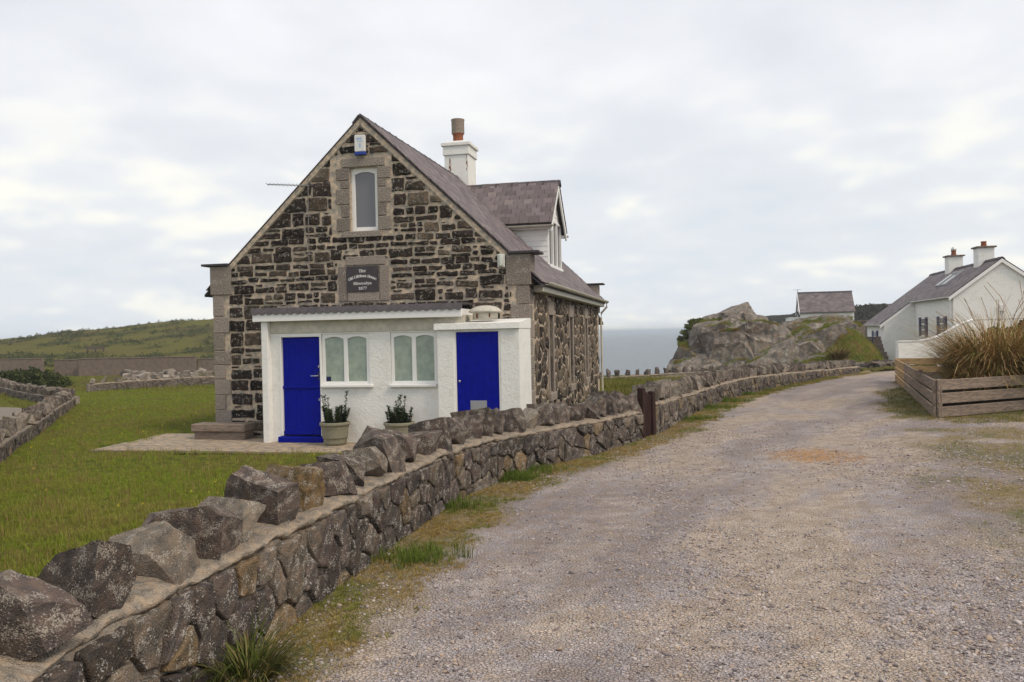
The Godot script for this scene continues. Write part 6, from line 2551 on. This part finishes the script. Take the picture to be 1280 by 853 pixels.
	# roof lights, open a crack
	for q in [[-4.4, 0.45], [-5.6, 0.45]]:
		var lay := Basis(Vector3(0, 0, -1), -left, Vector3(0, 0, -1).cross(-left))
		if lay.z.y < 0.0:
			lay = Basis(Vector3(0, 0, 1), -left, Vector3(0, 0, 1).cross(-left))
		f = Flat.new()
		f.box(Vector3(0, ridge, q[0]) + left * 1.15 + lay.z * 0.06, Vector3(0.75, 1.25, 0.07), 0.01, lay)
		var rl := part("roof_light", f.mesh(), M.aluminium, o)
		f = Flat.new()
		f.box(Vector3(0, ridge, q[0]) + left * 1.15 + lay.z * 0.1, Vector3(0.6, 1.1, 0.01), 0.0, lay)
		part("pane", f.mesh(), M.dark_glass, rl)
	shuttered(o, -5.6, -hw, 1.42, 2.42, 0.75)
	shuttered(o, -1.95, -hw, 1.42, 2.42, 0.75)
	shuttered(o, -9.9, -low, 0.72, 1.72, 0.75)
	# lamp and vent on the gable
	f = Flat.new()
	f.span(-0.13, 0.13, 2.6, 2.95, 0.0, 0.08, 0.02)
	part("gable_vent", f.mesh(), M.plastic, o)

	# curving white garden wall in front
	var g := thing("garden_wall", "white rendered garden wall with a swept top before the cottage", "wall")
	f = Flat.new()
	var top := [[15.9, 1.0], [16.8, 1.0], [17.2, 1.06], [17.6, 1.18], [18.0, 1.38], [18.5, 1.66], [19.1, 1.85], [22.5, 1.9]]
	var p := PackedVector2Array([Vector2(22.5, -0.7), Vector2(15.9, -0.7)])
	for q in top:
		p.append(Vector2(q[0], q[1]))
	f.prism(p, -34.25, -34.0)
	part("wall", f.mesh(), M.render, g)
	f = Flat.new()
	for i in top.size() - 1:
		var a := Vector2(top[i][0], top[i][1])
		var b := Vector2(top[i + 1][0], top[i + 1][1])
		f.prism(PackedVector2Array([a, b, b + Vector2(0, 0.04), a + Vector2(0, 0.04)]), -34.28, -33.97)
	part("coping", f.mesh(), M.white_paint, g)

	# grey steps between rock and cottage
	var st := thing("stone_steps", "grey concrete steps climbing between the grassy rock and white cottage", "steps", Transform3D(Basis(Vector3.UP, -0.2), at(20.9, -0.3, 47.5)))
	for i in 6:
		f = Flat.new()
		f.span(-1.3, 0.7, -0.3, 0.25 + i * 0.22, -0.4 - i * 0.32, -0.08 - i * 0.32 + 0.02 * (i % 2), 0.01)
		part("step", f.mesh(), M.concrete, st)
	# blue gate post beside the cottage
	var bp := thing("blue_gate", "narrow blue slatted gate beside the cottage's shuttered corner", "gate", Transform3D(Basis(Vector3.UP, -0.2), at(20.35, -0.4, 47.2)))
	for i in 4:
		f = Flat.new()
		f.span(-0.2, 0.2, 0.25 + i * 0.28, 0.43 + i * 0.28, 0.0, 0.03, 0.004)
		part("slat", f.mesh(), M.navy_paint, bp)
	f = Flat.new()
	f.span(-0.25, -0.2, -0.2, 1.45, -0.02, 0.05, 0.004)
	f.span(0.2, 0.25, -0.2, 1.45, -0.02, 0.05, 0.004)
	part("frame", f.mesh(), M.navy_paint, bp)
	# grey shed roof beyond
	var sh := thing("grey_shed", "low grey flat-roofed shed behind the rock and cottage", "shed", Transform3D(Basis(), at(33.6, 0.2, 74.0)))
	f = Flat.new()
	f.span(-1.6, 1.6, -1.5, 1.9, -2.0, 0.0, 0.01)
	part("wall", f.mesh(), M.concrete, sh)
	f = Flat.new()
	f.span(-1.75, 1.75, 1.9, 2.05, -2.2, 0.2, 0.01)
	part("roof", f.mesh(), M.concrete, sh)

	# white house on the rise
	var h := thing("white_house", "distant white gabled house with plain purple slate roof above rocks", "house", Transform3D(Basis(Vector3.UP, deg_to_rad(-14.0)), at(36.3, 1.2, 95.0)))
	f = Flat.new()
	var across := Transform3D(Basis(Vector3(0, 0, -1), Vector3.UP, Vector3(1, 0, 0)), Vector3(0, 0, -2.1))
	f.prism(PackedVector2Array([Vector2(-2.1, -1.0), Vector2(2.1, -1.0), Vector2(2.1, 2.35), Vector2(0, 4.5), Vector2(-2.1, 2.35)]), -2.9, 2.9, across)
	part("wall", f.mesh(), M.render, h)
	f = Flat.new()
	for e in [-1.0, 1.0]:
		f.prism(PackedVector2Array([Vector2(e * 0.001, 4.62), Vector2(e * 2.35, 2.22), Vector2(e * 2.35, 2.14), Vector2(e * 0.001, 4.54)]), -3.0, 3.0, across)
	var hr := part("roof", f.mesh(), M.dark_slate, h)
	f = Flat.new()
	slope_slating(f, Vector3(-3.0, 4.62, -2.1), Vector3(1, 0, 0), Vector3(0, -2.4, 2.35).normalized(), 6.0, 3.35, 0.22, 0.4)
	part("slating", f.mesh(), M.slate, hr).set_meta("kind", "stuff")
	ridge_tiles(h, Vector3(-3.0, 4.66, -2.1), Vector3(3.0, 4.66, -2.1), 0.6, 0.15, 1.0)
	f = Flat.new()
	f.span(-3.06, -3.0, 2.1, 2.3, -4.5, 0.3)
	f.prism(PackedVector2Array([Vector2(0, 4.6), Vector2(-2.4, 2.2), Vector2(-2.4, 2.0), Vector2(0, 4.35)]), -3.08, -3.0, across)
	f.prism(PackedVector2Array([Vector2(0, 4.6), Vector2(2.4, 2.2), Vector2(2.4, 2.0), Vector2(0, 4.35)]), -3.08, -3.0, across)
	part("bargeboard", f.mesh(), M.white_paint, h)
	f = Flat.new()
	f.span(-4.3, -2.905, -1.0, 1.75, -3.4, -0.6, 0.02)
	var le := part("lean_to", f.mesh(), M.render, h)
	f = Flat.new()
	f.prism(PackedVector2Array([Vector2(-4.5, 1.75), Vector2(-2.9, 2.35), Vector2(-2.9, 2.43), Vector2(-4.5, 1.85)]), -3.6, -0.4)
	part("lean_to_roof", f.mesh(), M.dark_slate, le)
	f = Flat.new()
	f.span(-4.31, -4.3, 0.6, 1.3, -2.2, -1.6)
	f.span(-3.8, -3.4, 0.6, 1.3, -0.6, -0.59)
	part("pane", f.mesh(), M.dark_glass, le)
	f = Flat.new()
	f.span(-3.04, -2.97, 3.9, 5.0, -2.14, -2.06)
	f.span(-3.5, -2.6, 4.96, 5.0, -2.12, -2.08)
	part("aerial", f.mesh(), M.aluminium, h)


func _ready() -> void:
	rng.seed = 20
	noise_a.seed = 3
	noise_a.frequency = 0.25
	noise_a.fractal_octaves = 3
	noise_b.seed = 9
	noise_b.frequency = 0.16
	noise_b.fractal_octaves = 4
	# camera
	var cam := Camera3D.new()
	cam.name = "camera"
	cam.fov = rad_to_deg(2.0 * atan(426.5 / 1033.0))
	cam.near = 0.05
	cam.far = 40000.0
	add_child(cam)
	cam.position = Vector3(0, 1.65, 0)
	cam.rotation_degrees = Vector3(-0.48, 0.0, -1.2)
	cam.current = true
	# sky and sun behind cloud
	var env := Environment.new()
	env.background_mode = Environment.BG_SKY
	var sky := Sky.new()
	var pano := PanoramaSkyMaterial.new()
	pano.panorama = make_sky()
	sky.sky_material = pano
	env.sky = sky
	env.tonemap_mode = Environment.TONE_MAPPER_LINEAR
	env.tonemap_exposure = 1.27
	env.sdfgi_enabled = true
	env.ssao_enabled = true
	env.ssil_enabled = true
	env.fog_enabled = true
	env.fog_density = 0.0006
	env.fog_light_color = Color(0.86, 0.9, 0.94)
	var we := WorldEnvironment.new()
	we.name = "environment"
	we.environment = env
	add_child(we)
	var sun := DirectionalLight3D.new()
	sun.name = "sun"
	sun.light_energy = 0.5
	sun.light_color = Color(1.0, 0.94, 0.85)
	sun.light_angular_distance = 16.0
	sun.shadow_enabled = true
	add_child(sun)
	sun.look_at_from_position(Vector3.ZERO, -Vector3(0.62, 0.85, 0.45))

	var t0 := Time.get_ticks_msec()
	make_materials()
	M_clump = clump(22, 0.42)
	M_tuft = tuft(8, 0.5, 0.5, 0.03)
	print("materials ", Time.get_ticks_msec() - t0)
	build_land()
	print("land ", Time.get_ticks_msec() - t0)
	build_house()
	print("house ", Time.get_ticks_msec() - t0)
	build_patio()
	build_walls()
	print("walls ", Time.get_ticks_msec() - t0)
	build_rocks()
	print("rocks ", Time.get_ticks_msec() - t0)
	build_cottage()
	build_planter()
	build_fittings()
	print("things ", Time.get_ticks_msec() - t0)
	bush("shrub", "dark green shrub beyond the bent dry stone wall", at(-23.2, -0.5, 38.6), Vector3(2.6, 1.0, 1.2), 1300, 0.16, lin(0.04, 0.055, 0.016), lin(0.08, 0.09, 0.025), M_clump)
	build_growth()
	print("growth ", Time.get_ticks_msec() - t0)
